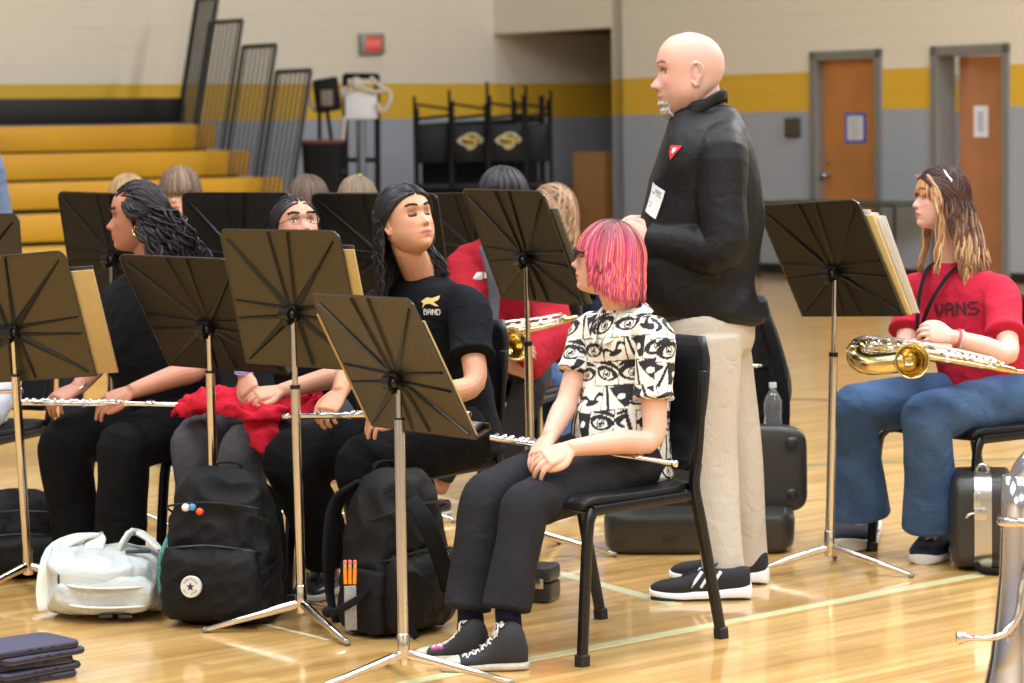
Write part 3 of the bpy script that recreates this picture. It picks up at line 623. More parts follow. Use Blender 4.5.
b=B(); b.loft([(A(q[0],q[1],q[2]-.01),A(.215,0,0),A(0,.205,0)),(A(q[0],q[1],q[2]+.02),A(.215,0,0),A(0,.205,0))],p=6,cap=.02,n=32); t.part('rim',b,mat('dull_red_rim',(110,50,38),rough=.6))
# stacked team folding chairs, legs up
def team_chair(px,Y,ztop,label,logo,tilt=0):
    q=at(px,130,Y); x0=q[0]; t=T('folding_chair',label,'chair',A(x0,Y,0),'padded sideline chairs stacked by the corridor')
    b=B(); b.box(A(x0,Y,1.36),(A(.185,0,0),A(0,.025,0),A(0,0,.2)),.035); t.part('backrest',b,mat('black_vinyl_pad',(20,20,22),rough=.5,spec=.25))
    b=B(); b.box(A(x0,Y-.2,.92),(A(.185,0,0),A(0,.19,0),A(0,0,.035)),.03); t.part('seat',b,mat('black_vinyl_pad',(34,34,36)))
    b=B()
    for s in (-1,1):
        b.limb([A(x0+s*.2,Y,.02),A(x0+s*.2,Y+.02,ztop-.05*(s>0))],.016,n=8,cap=0); b.limb([A(x0+s*.19,Y-.38,.02),A(x0+s*.19,Y-.3,.9),A(x0+s*.17,Y+.1,ztop-.15)],.016,n=8,k=3,cap=0)
    b.limb([A(x0-.2,Y,1.62),A(x0+.2,Y,1.66)],.016,n=8,cap=0); b.limb([A(x0-.2,Y,1.78),A(x0+.17,Y+.1,1.72)],.014,n=8,cap=0); t.part('frame',b,BS)
    if logo:
        c=A(x0+.01,Y-.03,1.39)
        b=B(); pts=[(-.14,0),(-.11,.03),(-.07,.05),(-.03,.075),(.03,.085),(.08,.07),(.10,.045),(.14,.02),(.12,-.03),(.08,-.02),(.06,-.06),(.02,-.09),(-.03,-.09),(-.05,-.05),(-.10,-.035)]
        f=np.array([[c[0]+u,c[1],c[2]+w] for u,w in pts]); b.rings([f+A(0,.004,0),f-A(0,.002,0)]); e=t.part('emblem',b,mat('pale_gold_emblem',(190,182,140),rough=.6))
        b=B(); f2=(f-c)*.72+c; b.rings([f2+A(0,-.001,0),f2-A(0,.004,0)]); t.part('emblem_fill',b,mat('black_vinyl_pad',(34,34,36)),sub=e)
        b=B(); 
        for (u,w,ru,rw) in ((-.02,.02,.05,.022),(.05,.0,.03,.03),(.0,-.045,.03,.018)): b.ell(c+A(u,-.004,w),(A(ru,0,0),A(0,.003,0),A(0,0,rw)),n=16,m=8)
        t.part('emblem_detail',b,mat('gold_emblem',(196,160,60),rough=.5),sub=e)
team_chair(434,29.3,1.86,'black sideline chair at left of the stored stack, its pad plain',0)
team_chair(469,29.2,1.92,'black sideline chair in the middle of the stored stack, gold cat emblem on its back',1)
team_chair(507,29.1,2.0,'black sideline chair right in the stored stack, gold cat emblem on its back',1)
team_chair(532,29.35,1.95,'black sideline chair beside the corridor opening, its pad plain and half hidden',0)

t=T('chair_cart','low black rolling cart under the stored sideline chairs','cart',A(*at(480,200,29.2)[:2],0)); x0,y0=at(480,200,29.35)[:2]
b=B(); b.box(A(x0,y0+.25,.42),(A(.66,0,0),A(0,.3,0),A(0,0,.34)),.03); t.part('cart_body',b,mat('cart_black',(16,16,17),rough=.6,spec=.2))
for sx in (-1,1):
    for sy in (0,1): b=B(); b.lathe([(.001,-.02),(.04,-.02),(.04,.02),(.001,.02)],A(x0+sx*.55,y0+.05+sy*.4,.04),(1,0,0),n=20); t.part('caster',b,mat('cart_black',(16,16,17)))
b=B(); b.limb([A(x0-.66,y0+.1,.08),A(x0-.66,y0+.1,1.75)],.03,n=8,cap=0); b.limb([A(x0+.66,y0+.1,.08),A(x0+.66,y0+.1,1.85)],.03,n=8,cap=0); b.limb([A(x0-.66,y0+.1,1.55),A(x0+.66,y0+.1,1.6)],.025,n=8,cap=0); b.box(A(x0,y0+.42,1.05),(A(.62,0,0),A(0,.02,0),A(0,0,.42)),.01); t.part('upright_frame',b,mat('cart_black',(16,16,17)))
# ------------------------------------------------------------------ chairs
BP=mat('black_moulded_plastic',(20,21,24),rough=.42,spec=.3,bump=.25,bscale=400); BM=mat('black_powder_steel',(14,14,16),rough=.35,metal=.2)
def make_chair(label):
    t=T('orchestra_chair',label,'chair',(0,0,0),'black orchestra chairs of the seated band')
    b=B(); b.loft([(A(0,-.205,.452),A(.215,0,0),A(0,0,.016)),(A(0,-.1,.446),A(.226,0,0),A(0,0,.017)),(A(0,.08,.446),A(.228,0,0),A(0,0,.018)),(A(0,.2,.448),A(.228,0,0),A(0,0,.017)),(A(0,.235,.438),A(.222,0,0),A(0,0,.012))],n=36,p=7,cap=.5)
    t.part('seat',b,BP,smooth=True)
    b=B(); rs=[]; 
    n=24; R=[]
    for i in range(13):
        q=i/12; z=.495+.385*q; y=-.222-.055*q-.02*math.sin(q*3.1); w=.222-(.02*(1-q)**2)-(.018*smooth(q,.85,1)); X=np.linspace(-1,1,n)
        th=.012; f=np.stack([X*w,y-.028*(1-X**2)*1.0+.012,np.full(n,z)],1); k=f[::-1]-A(0,th*2,0)*(1)
        R.append(np.vstack([f,k]))
    b.rings(R); t.part('backrest',b,BP,smooth=True)
    for s in (-1,1):
        b=B(); b.limb([A(s*.232,.215,.425),A(s*.243,.245,.36),A(s*.245,.275,.012)],(.0155,.0105),side=(0,1,0),n=12,k=4,cap=0,p=5); l=t.part('leg',b,BM); b=B(); b.limb([A(s*.245,.275,.0),A(s*.245,.274,.03)],.0185,n=12,cap=.2,p=4); t.part('foot_cap',b,mat('black_rubber',(22,22,24)),sub=l)
        b=B(); b.limb([A(s*.236,-.212,.52),A(s*.238,-.20,.45),A(s*.243,-.225,.33),A(s*.245,-.30,.012)],(.0165,.0105),side=(0,1,0),n=12,k=4,cap=0,p=5); l=t.part('leg',b,BM); b=B(); b.limb([A(s*.245,-.301,.0),A(s*.245,-.298,.03)],.0185,n=12,cap=.2,p=4); t.part('foot_cap',b,mat('black_rubber',(22,22,24)),sub=l)
        b=B(); b.limb([A(s*.232,-.2,.428),A(s*.232,.215,.425)],(.011,.014),side=(1,0,0),n=12,cap=0,p=5); t.part('side_rail',b,BM)
        b=B(); b.limb([A(s*.222,-.205,.44),A(s*.222,-.235,.55),A(s*.218,-.262,.78)],.011,n=10,cap=.3,p=4); t.part('back_post',b,BM)
    b=B(); b.limb([A(-.232,.19,.425),A(.232,.19,.425)],.011,n=10,cap=0,p=4); b.limb([A(-.232,-.18,.42),A(.232,-.18,.42)],.011,n=10,cap=0,p=4); t.part('cross_bar',b,BM)
    return t.o
def facing(F): return math.atan2(-F[0],F[1])
chair0=make_chair('black orchestra chair under the pink-haired student in the patterned shirt')
chair0.location=(.21,8.035,0); chair0.rotation_euler=(0,0,facing((-.72,-.69)))
chairs=[((1.61,9.65),(-.82,-.57),'black orchestra chair under the saxophone player in the red t-shirt'),
 ((-.36,8.84),(-.6,-.8),'black orchestra chair under the student with closed eyes and long dark hair'),
 ((-.62,9.42),(-.75,-.66),'black orchestra chair under the student with the red garment on their lap'),
 ((-1.11,9.5),(-.78,-.62),'black orchestra chair under the curly-haired flute player'),
 ((-.03,11.2),(-.4,-.9),'black orchestra chair under the player in the red hooded top'),
 ((.19,11.9),(-.3,-.95),'black orchestra chair under the student with long fair hair and blue jeans')]
for (x,y),F,l in chairs: dup(chair0,(x,y,0),facing(F),l)
# ------------------------------------------------------------------ music stands
DK=mat('stand_enamel_bright_reflection',(72,64,48),rough=.36,metal=.62,spec=.6,bump=.25,bscale=900); RB=mat('black_gloss_rib',(12,12,12),rough=.34,spec=.3)  # DK: golden floor reflection put into the black enamel's base colour
DK2=mat('stand_enamel_dim_reflection',(32,29,24),rough=.38,metal=.55,spec=.4,bump=.25,bscale=900); DK3=mat('stand_enamel_faint_reflection',(24,23,21),rough=.5,metal=.2,spec=.3)  # same enamel, darkened in colour where desks reflect less floor light
CH_=mat('chrome_tube',(205,198,188),rough=.16,metal=1)
def stand(label,hub,yaw,tilt,roll,base,legs,W=.54,Hh=.42,a=.25,lower=True,inner=.42,shelf=.055,dk=None):
    dk=dk or DK
    hub=A(hub); base=A(base[0],base[1],0); yaw,tilt,roll=R_(yaw),R_(tilt),R_(roll)
    w=A(math.cos(yaw),math.sin(yaw),0); n=A(-math.sin(yaw),math.cos(yaw),0); v=math.cos(tilt)*UP-math.sin(tilt)*n; fn=math.cos(tilt)*n+math.sin(tilt)*UP
    w,v=math.cos(roll)*w+math.sin(roll)*v, math.cos(roll)*v-math.sin(roll)*w
    t=T('music_stand',label,'music stand',base,'music stands of the band'); P=lambda x,y,z=0: hub+w*x+v*y+fn*z
    t.P=P; t.ax=(w,v,fn); t.W=W; t.bot=-(Hh-a); t.top=a
    # desk: thin plate, rounded top corners
    lo,hi=-(Hh-a),a; c=.03; out=[(-W/2,lo)]+[(W/2,lo)]
    for k in range(7): q=k/6*math.pi/2; out.append((W/2-c+c*math.cos(q),hi-c+c*math.sin(q)))
    for k in range(7): q=k/6*math.pi/2; out.append((-W/2+c-c*math.sin(q),hi-c+c*math.cos(q)))
    b=B(); b.rings([np.array([P(x,y,z) for x,y in out]) for z in (0,.003)]); d=t.part('desk',b,dk,smooth=False)
    # bright folded rim and the shelf
    b=B(); pts=[P(x,y,.001) for x,y in out]; b.limb(pts[1:]+[pts[0]],.0032,n=6,k=1,cap=.2); t.part('rim',b,mat('worn_edge',(70,68,66),rough=.25,metal=.7),sub=d)
    b=B(); b.box(P(0,lo,shelf/2),(w*W/2,v*.0016,fn*shelf/2)); b.box(P(0,lo+.008,shelf),(w*W/2,v*.009,fn*.0016)); t.part('shelf',b,dk)
    # pressed ribs radiating from the clamp
    b=B(); hx,hy=0,0
    def rib(x0,y0,x1,y1,w0,w1):
        d_=nz(A(x1-x0,y1-y0)); q=A(-d_[1],d_[0]); ps=[]
        for (x,y,ww) in ((x0,y0,w0),(x1,y1,w1)): ps.append([P(x+q[0]*ww,y+q[1]*ww,.0),P(x+q[0]*ww*.4,y+q[1]*ww*.4,-.006),P(x-q[0]*ww*.4,y-q[1]*ww*.4,-.006),P(x-q[0]*ww,y-q[1]*ww,.0)])
        b.rings([np.array(p) for p in ps])
    for sx in (-1,1):
        rib(sx*.012,.0,sx*.045,hi-.005,.011,.004); rib(sx*.012,.0,sx*.045,lo+.008,.011,.004)
        rib(sx*.02,.012,sx*(W/2-.012),.030,.007,.003); rib(sx*.02,-.012,sx*(W/2-.012),-.026,.007,.003)
        rib(sx*.02,.015,sx*(W/2-.03),hi-.03,.014,.003); rib(sx*.02,-.015,sx*(W/2-.02),lo+.015,.014,.003)
    t.part('ribs',b,RB,smooth=False)
    b=B(); b.lathe([(.02,-.02),(.02,.02)],P(0,0,-.024),w,n=20); b.box(P(0,0,-.012),(w*.028,v*.022,fn*.008),.004); b.box(P(0,-.018,-.03),(w*.010,v*.014,fn*.012),.004)
    for s in (-1,1): b.ell(P(s*.026,0,-.024),(w*.008,v*.013,fn*.013),n=12,m=8)
    t.part('clamp',b,mat('black_clamp',(28,28,28),rough=.3,metal=.4))
    top=P(.004,-.03,-.012); zc=.088; bt=A(base[0],base[1],zc); mid=top+(bt-top)*inner
    b=B(); b.limb([top,mid],.0085,n=16,k=1,cap=0); t.part('inner_tube',b,CH_)
    b=B(); b.limb([mid,bt+A(0,0,-.0)],.0145,n=20,k=1,cap=0); t.part('outer_tube',b,CH_)
    b=B(); b.limb([mid+(top-mid)*.04,mid-(top-mid)*.02],.0155,n=16,k=1,cap=0); t.part('collar',b,mat('black_clamp',(28,28,28)))
    b=B(); b.limb([bt+A(0,0,.05),bt-A(0,0,.03)],.0172,n=20,k=1,cap=.3); t.part('socket',b,CH_)
    for az in legs:
        q=A(math.sin(R_(az)),math.cos(R_(az)),0); ln=.285; b=B(); b.limb([bt-A(0,0,.005),bt+q*.04-A(0,0,.012),A(base[0],base[1],.011)+q*ln],[(.012,.014),(.012,.014),(.010,.008)],n=12,k=2,cap=.4)
        l=t.part('leg',b,CH_); b=B(); b.ell(A(base[0],base[1],.009)+q*(ln+.003),(q*.012,np.cross(q,UP)*.011,A(0,0,.009)),n=12,m=8); t.part('foot_cap',b,mat('clear_rubber',(120,118,112),rough=.3),sub=l)
    return t
XY=lambda px,Y:((px-512)/FPX*Y,Y)
S6=stand('music stand nearest the camera, in front of the pink-haired student',at(395,378,7.47)+A(.005,0,0),-56.9,26.4,1,(-.304,7.44),(-120,96,-12),inner=.11)
S5=stand('tall music stand with a long chrome pole between the two black backpacks',at(293.5,312,8.28),-45.1,12.7,.3,(-.64,8.28),(-90,149,28),inner=.23)
S1=stand('music stand at the far left edge in front of the curly-haired flute player',at(12,331,8.97),-23.3,15.2,4.7,(-1.597,9.1),(97,-140,-20),inner=.15)
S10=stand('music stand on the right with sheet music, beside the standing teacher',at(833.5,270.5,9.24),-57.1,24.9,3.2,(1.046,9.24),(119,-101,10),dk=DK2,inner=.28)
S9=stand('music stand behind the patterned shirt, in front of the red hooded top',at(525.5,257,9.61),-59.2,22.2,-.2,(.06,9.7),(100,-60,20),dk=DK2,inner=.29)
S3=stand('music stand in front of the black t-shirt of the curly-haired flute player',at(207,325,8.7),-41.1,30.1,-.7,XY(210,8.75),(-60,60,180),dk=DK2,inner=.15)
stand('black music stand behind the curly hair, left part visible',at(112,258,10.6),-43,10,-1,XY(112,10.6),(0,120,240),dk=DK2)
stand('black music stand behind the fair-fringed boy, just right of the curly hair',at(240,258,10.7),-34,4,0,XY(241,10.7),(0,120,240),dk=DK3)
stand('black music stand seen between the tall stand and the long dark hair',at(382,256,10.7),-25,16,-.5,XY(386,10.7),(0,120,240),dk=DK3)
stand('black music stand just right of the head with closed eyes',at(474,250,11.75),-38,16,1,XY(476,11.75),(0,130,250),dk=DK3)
stand('small part of a music stand at the left edge, behind the nearer one',at(-35,281,10.4),-28,4,0,XY(-24,10.4),(0,120,240))
# folders and sheets resting on the shelves
def sheet(st,name,label,cat,x,y,w,h,m,z=.012,th=.003,ang=0,group=None):
    W_,V_,N_=st.ax; c,s=math.cos(R_(ang)),math.sin(R_(ang)); a=W_*c+V_*s; d=V_*c-W_*s; p=st.P(x,y,z); b=B(); b.box(p,(a*w/2,d*h/2,N_*th),.001)
    return single(name,label,cat,b,m,p-V_*h/2,group)
CRM=mat('cream_card',(206,186,130),rough=.75,var=.05); FLD=mat('black_folder_card',(40,38,36),rough=.6); GLD=mat('gold_tan_card',(168,140,84),rough=.6,var=.05,vscale=40)
def bot(s,h,g=.003): return s.bot+h/2+g
sheet(S6,'music_folder','tan card folder showing past the left edge of the nearest stand','folder',-.022,bot(S6,.345),.575,.345,GLD)
sheet(S5,'music_folder','tan card folder sticking out right of the tall stand','folder',.13,bot(S5,.36),.36,.36,GLD)
sheet(S5,'black_binder','thin black binder behind the tan folder on the tall stand','folder',.12,bot(S5,.37),.36,.37,FLD,z=.022)
sheet(S1,'music_folder','tan card folder sticking out right of the far left stand','folder',.17,bot(S1,.345),.36,.345,GLD)
sheet(S1,'black_binder','black binder edge above the tan folder at the far left stand','folder',.165,bot(S1,.355),.36,.355,FLD,z=.022)
sheet(S10,'music_folder','cream card folder leaning on the right-hand stand','folder',.145,bot(S10,.36),.30,.36,CRM,z=.014,ang=-2)
for i in range(3): sheet(S10,'sheet_music',['white sheet of music tucked behind the cream folder, the tallest sheet','white sheet of music on the right stand, the middle sheet','white sheet of music on the right stand, furthest to the right'][i],'sheet music',.14+i*.020,bot(S10,.375-.012*i)-.0,.28,.375-.012*i,PAP,z=.021+.006*i,th=.001,ang=-2-1.2*i,group='white sheets on the right stand')
sheet(S9,'music_folder','folder edge with dotted holes on the stand before the red hooded top','folder',.055,bot(S9,.35),.50,.35,mat('olive_card',(96,90,70),rough=.6))
W_,V_,N_=S6.ax
b=B(); b.box(S6.P(.16,S6.bot+.012,.034),(W_*.085,V_*.008,N_*.018),.004); t=T('pencil_box','small dark tin with silver speckles on the shelf of the nearest stand','case',S6.P(.16,S6.bot,.034)); t.part('body',b,mat('dark_speckled_tin',(60,60,64),rough=.3,metal=.7,var=.5,vscale=160))
b=B(); b.box(S6.P(.16,S6.bot+.021,.034),(W_*.08,V_*.0015,N_*.015),.001); t.part('lid',b,mat('silver_speckled_lid',(130,130,134),rough=.3,metal=.8,var=.4,vscale=200))
# ------------------------------------------------------------------ instruments
SIL=mat('silver_plate',(214,212,210),rough=.14,metal=1); BRS=mat('gold_lacquer_brass',(200,178,120),rough=.18,metal=1)
def flute(label,foot,head,key_up=(0,0,1),L=None):
    p,q=A(foot),A(head); d=nz(q-p); Ln=np.linalg.norm(q-p) if L is None else L; q=p+d*Ln; s=nz(np.cross(d,key_up)); u=np.cross(s,d)
    t=T('flute',label,'flute',(p+q)/2)
    b=B(); b.limb([p,p+d*Ln*.66],.0095,n=20,k=1,cap=.1); t.part('body_tube',b,SIL)
    b=B(); b.limb([p+d*Ln*.655,p+d*Ln*.985],.0088,n=20,k=1,cap=.1); b.limb([p+d*Ln*.635,p+d*Ln*.665],.0115,n=20,k=1,cap=.1); b.limb([p+d*Ln*.975,q],.0102,n=20,k=1,cap=.3); t.part('head_joint',b,SIL)
    b=B(); c=p+d*Ln*.79+u*.0082; b.ell(c,(d*.019,s*.014,u*.005),n=20,m=8); e=t.part('lip_plate',b,SIL,smooth=True); b=B(); b.ell(c+u*.0045,(d*.005,s*.004,u*.001),n=12,m=6); t.part('blow_hole',b,mat('black_hole',(12,12,12)),sub=e)
    for i in range(15):
        x=.035+.58*i/14+(.012 if i%4==3 else 0); rad=.0082 if i%5 else .0066; c=p+d*Ln*x+u*.0125; b=B(); b.lathe([(.002,-.004),(rad,-.002),(rad,.0015),(rad*.75,.0028),(.001,.003)],c,u,n=16)
        b.limb([c,c+s*.011-u*.003],.0016,n=6,k=1); t.part('key',b,SIL)
    b=B(); b.limb([p+d*Ln*.03+s*.011+u*.009,p+d*Ln*.62+s*.011+u*.009],.0022,n=8,k=1)
    b.limb([p+d*Ln*.15+s*.015+u*.004,p+d*Ln*.5+s*.015+u*.004],.0018,n=8,k=1)
    for i in range(9):
        c=p+d*Ln*(.04+.07*i); b.limb([c+s*.006+u*.004,c+s*.012+u*.010],.0018,n=6,k=1)
    t.part('rod',b,SIL,smooth=True); return t
def sax(label,body,rad,bell_c,bell_n,up,rb=.058,keys=26):
    """body: path from neck end to the bow and up the bell tube"""
    t=T('saxophone',label,'saxophone',A(body[len(body)//2]))
    b=B(); b.limb(body,rad,n=28,k=6,cap=.05); t.part('body_tube',b,BRS,smooth=True)
    n=nz(bell_n); b=B(); c=A(bell_c); r=rb
    b.lathe([(r*.62,-.075),(r*.68,-.05),(r*.8,-.02),(r*.95,-.004),(r*1.06,.004),(r*1.09,.001),(r*1.06,-.002),(r*.92,-.006),(r*.76,-.022),(r*.63,-.05),(r*.55,-.09),(.001,-.1)],c,n,n=48); t.part('bell',b,BRS,smooth=True)
    C=catmull([A(q) for q in body],8); nb=len(C); tg=np.gradient(C,axis=0); RR=np.interp(np.linspace(0,1,nb),np.linspace(0,1,len(rad)),rad); u0=A(up)
    for i in range(keys):
        f_=.12+.55*i/keys; j=int(f_*(nb-1)); d=nz(tg[j]); u=nz(u0-d*np.dot(u0,d)); s=np.cross(d,u); side=[0,.75,-.6,.4,-1.0][i%5]; o=nz(u*math.cos(side)+s*math.sin(side)); rr=.007+.012*f_; c=C[j]+o*(RR[j]+.006)
        b=B(); b.lathe([(.002,-.008),(rr,-.003),(rr,.002),(rr*.8,.0035),(rr*.3,.0045),(.0005,.005)],c,o,n=18); t.part('key',b,[SIL,BRS][i%3==1])
    b=B()
    for sd in (.35,-.35,1.0,-.9):
        pts=[]
        for f_ in (.14,.25,.4,.55,.66):
            j=int(f_*(nb-1)); d=nz(tg[j]); u=nz(u0-d*np.dot(u0,d)); s=np.cross(d,u); o=nz(u*math.cos(sd)+s*math.sin(sd)); pts.append(C[j]+o*(RR[j]+.013))
        b.limb(pts,.0028,n=8,k=3)
        for p_,f_ in zip(pts,(.14,.25,.4,.55,.66)): j=int(f_*(nb-1)); b.limb([p_,C[j]],.0025,n=6,k=1)
    t.part('rod',b,SIL,smooth=True)
    return t
def mouthpiece(t,p,q):
    b=B(); b.limb([A(p),A(p)*.5+A(q)*.5,A(q)],[.012,.011,.005],n=14,cap=.2); t.part('mouthpiece',b,mat('black_hard_rubber',(18,18,18),rough=.25))
# silver bell-front brass standing on its bell, bottom right
Yt=6.5; t=T('silver_euphonium','polished silver brass instrument standing on its bell in the right foreground','brass instrument',A(*at(1012,600,Yt)[:2],0))
x0,y0=at(1020,600,Yt)[:2]; TU=mat('tuba_silver',(205,200,200),rough=.12,metal=1)
b=B(); b.lathe([(.19,0),(.185,.004),(.15,.035),(.115,.085),(.088,.15),(.070,.23),(.058,.33),(.048,.43),(.044,.55),(.042,.66),(.0,.66)][::-1],A(x0+.0,y0,0),UP,n=56); t.part('bell',b,TU,smooth=True)
b=B(); b.lathe([(.05,.0),(.053,.004),(.053,.016),(.05,.02)],A(x0,y0,.545),UP,n=40); t.part('band',b,TU,smooth=True)
b=B(); b.limb([A(x0,y0,.54),A(x0,y0,.60),A(x0+.03,y0+.01,.675),A(x0+.10,y0+.02,.72),A(x0+.19,y0+.03,.71),A(x0+.26,y0+.04,.66),A(x0+.28,y0+.04,.6),A(x0+.28,y0+.04,.3)],[.0415,.041,.041,.041,.04,.038,.037,.034],n=28,k=6,cap=.1); t.part('bow_tube',b,TU,smooth=True)
b=B(); m0=at(962,638,Yt-.12); 
b.limb([m0+A(.02,0,0),m0+A(.07,.0,-.001),A(m0[0]+.105,m0[1]+.01,m0[2]+.012),A(m0[0]+.135,m0[1]+.02,m0[2]+.055),A(m0[0]+.15,m0[1]+.03,m0[2]+.13),A(m0[0]+.2,m0[1]+.06,m0[2]+.2)],[.0062,.007,.0085,.0095,.010,.0105],n=18,k=6,cap=.1); e=t.part('lead_pipe',b,TU,smooth=True)
b=B(); b.lathe([(.003,-.006),(.012,-.006),(.0155,-.004),(.0165,0),(.0155,.003),(.0125,.012),(.008,.022),(.0062,.034),(.006,.06)],m0-A(.008,0,0),(1,0,0),n=28); t.part('mouthpiece',b,TU,smooth=True)
b=B(); 
for k_ in range(3): b.lathe([(.022,0),(.024,.002),(.024,.2),(.022,.22),(.016,.24)],A(x0+.10+.052*k_,y0-.03,.3),UP,n=24)
t.part('valve_casing',b,TU)
# ------------------------------------------------------------------ bags and cases
class Fr:
    def __init__(s,o,az,lean=0,roll=0):
        s.o=A(o); f=A(math.sin(R_(az)),math.cos(R_(az)),0); r=np.cross(f,UP); M=Matrix.Rotation(R_(lean),3,Vector(r))@Matrix.Rotation(R_(roll),3,Vector(f))
        s.r=A(*(M@Vector(r))); s.f=A(*(M@Vector(f))); s.u=A(*(M@Vector(UP)))
    def __call__(s,x,y,z): return s.o+s.r*x+s.f*y+s.u*z
NY=mat('black_nylon',(14,14,16),rough=.62,spec=.22,bump=.5,bscale=700,wr=.5,wscale=10,sheen=.0); WB=mat('black_webbing',(14,14,16),rough=.8,spec=.2)
def backpack(label,o,az,w=.32,d=.2,h=.46,m=NY,lean=0,roll=0,pocket=True,group=None,name='backpack',slump=.0,zipc=(12,12,14)):
    F=Fr(o,az,lean,roll); t=T(name,label,'backpack',o,group); t.F=F
    b=B(); R=[(0,.44,.40),(.06,.50,.50),(.25,.51,.50),(.5,.49,.47),(.75,.45,.40),(.92,.36,.30),(1.,.22,.16)]
    b.loft([(F(0,slump*z,z*h+.012),F.r*w*a,F.f*d*c) for z,a,c in R],n=36,p=3,cap=.2)
    S=fuse(b,.006,2,(11,.010,(1,1,1.2))); t.part('body',S,m,smooth=True)
    if pocket:
        b=B(); b.loft([(F(0,d*.46+slump*z,z*h+.012),F.r*w*a,F.f*d*c) for z,a,c in ((.03,.40,.12),(.1,.45,.22),(.3,.455,.25),(.42,.44,.22),(.5,.41,.10))],n=32,p=3.2,cap=.3); S=fuse(b,.006,2,(14,.006,(1,1,1.2))); t.part('front_pocket',S,m,smooth=True)
    b=B(); 
    for z,yy,hw in ((.52,.50,.43),(.80,.40,.44)): b.limb([F(-w*hw,d*(yy-.35),z*h*.9),F(-w*hw*.9,d*yy,z*h),F(0,d*(yy+.06),z*h+.015),F(w*hw*.9,d*yy,z*h),F(w*hw,d*(yy-.35),z*h*.9)],.0035,n=6,k=4,cap=.2)
    t.part('zip',b,mat('zip_tape_%d'%zipc[0],zipc,rough=.4))
    b=B(); b.limb([F(-.04,-d*.2,h*.97),F(-.035,-d*.2,h*1.05),F(.035,-d*.2,h*1.05),F(.04,-d*.2,h*.97)],(.009,.003),side=F.f,n=10,k=4,cap=.2); t.part('handle',b,WB,smooth=True)
    for s in (-1,1):
        b=B(); b.limb([F(s*.06,-d*.36,h*.93),F(s*.09,-d*.62,h*.80),F(s*.11,-d*.66,h*.5),F(s*.12,-d*.6,h*.22),F(s*w*.44,-d*.4,h*.06)],[(.028,.009),(.032,.010),(.03,.010),(.018,.006),(.014,.004)],side=F.r,n=14,k=4,cap=.2,p=3); t.part('shoulder_strap',b,WB,smooth=True)
    return t
NYa=NY
bp=backpack('black backpack with a round white star badge, beside the white bag',G(226,621)*A(1,1,0),196,w=.35,d=.24,h=.455,lean=0); F=bp.F
def badge_frame(F,x,y,z): return F(x,y,z)
# star badge
dB=.24*.5+.055; px_=.035
c=F(px_,dB+.012,.135); n=nz(F.f+F.u*.1); rr=nz(np.cross(UP,n)); uu=np.cross(n,rr)
b=B(); b.lathe([(.001,-.012),(.032,-.012),(.033,.0),(.031,.003),(.001,.003)],c,n,n=36); bd=bp.part('badge',b,mat('badge_white',(208,206,196),rough=.6))
b=B(); st=[]; 
for i in range(10):
    a=math.pi/2+i*math.pi/5; r=.0135 if i%2==0 else .0055; st.append(c+n*.0035+rr*r*math.cos(a)+uu*r*math.sin(a))
st=np.array(st); b.rings([st,st+n*.0012]); bp.part('star',b,mat('navy_print',(28,38,78),rough=.6),sub=bd,smooth=False)
for body,rad_,sg in (('CONVERSE',.0225,1),('ALL STAR',.0225,-1)):
    for i,chh in enumerate(body):
        if chh==' ': continue
        a=math.pi/2-(i-(len(body)-1)/2)*.30*1 if sg>0 else -math.pi/2+(i-(len(body)-1)/2)*.30
        pp=c+n*.0038+rr*rad_*math.cos(a)+uu*rad_*math.sin(a); out=rr*math.cos(a)+uu*math.sin(a); up_=out*sg; xx=np.cross(up_,n)
        textmesh('badge_letter',chh,.0095,mat('grey_badge_print',(110,108,104),rough=.7),face_M(pp,xx,up_,bp.loc),bd,extr=.0003)
b=B(); b.limb([F(.045,d_,z_) for d_,z_ in ((.10,.40),(.125,.385),(.13,.36))],.0025,n=6); t=T('charm_keyring','small orange, blue and white charms clipped to the star-badge backpack','keyring',F(0,.13,.36)); t.part('cord',b,WB)
for col,nm,(x,y,z),r_ in (((228,84,44),'orange_charm',(-.028+.05,.135,.355),.011),((70,140,190),'blue_charm',(-.005+.05,.137,.368),.011),((222,224,228),'white_charm',(.018+.05,.133,.366),.012)):
    b=B(); b.ell(F(x,y,z),(F.r*r_*1.1,F.f*r_*.8,F.u*r_),n=14,m=10); t.part(nm,b,mat(nm,col,rough=.4),smooth=True)
b=B(); b.limb([F(.15,.06,.28),F(.175,.09,.20),F(.172,.1,.14),F(.165,.11,.10)],(.007,.003),n=10,k=4); bp.part('lanyard',b,mat('teal_lanyard',(60,130,120),rough=.6,var=.5,vscale=90),smooth=True)
b=B(); b.box(F(-.155,.09,.16),(F.r*.012,F.f*.02,F.u*.014),.003); b.limb([F(-.15,-.05,.2),F(-.175,.03,.18),F(-.155,.09,.16)],(.011,.003),side=F.u,n=10,k=3); bp.part('buckle',b,WB)
b3=backpack('black backpack with orange pencils in its side pocket, behind the nearest pole',G(392,629)*A(1,1,0),128,w=.33,d=.24,h=.475,lean=-3); F=b3.F
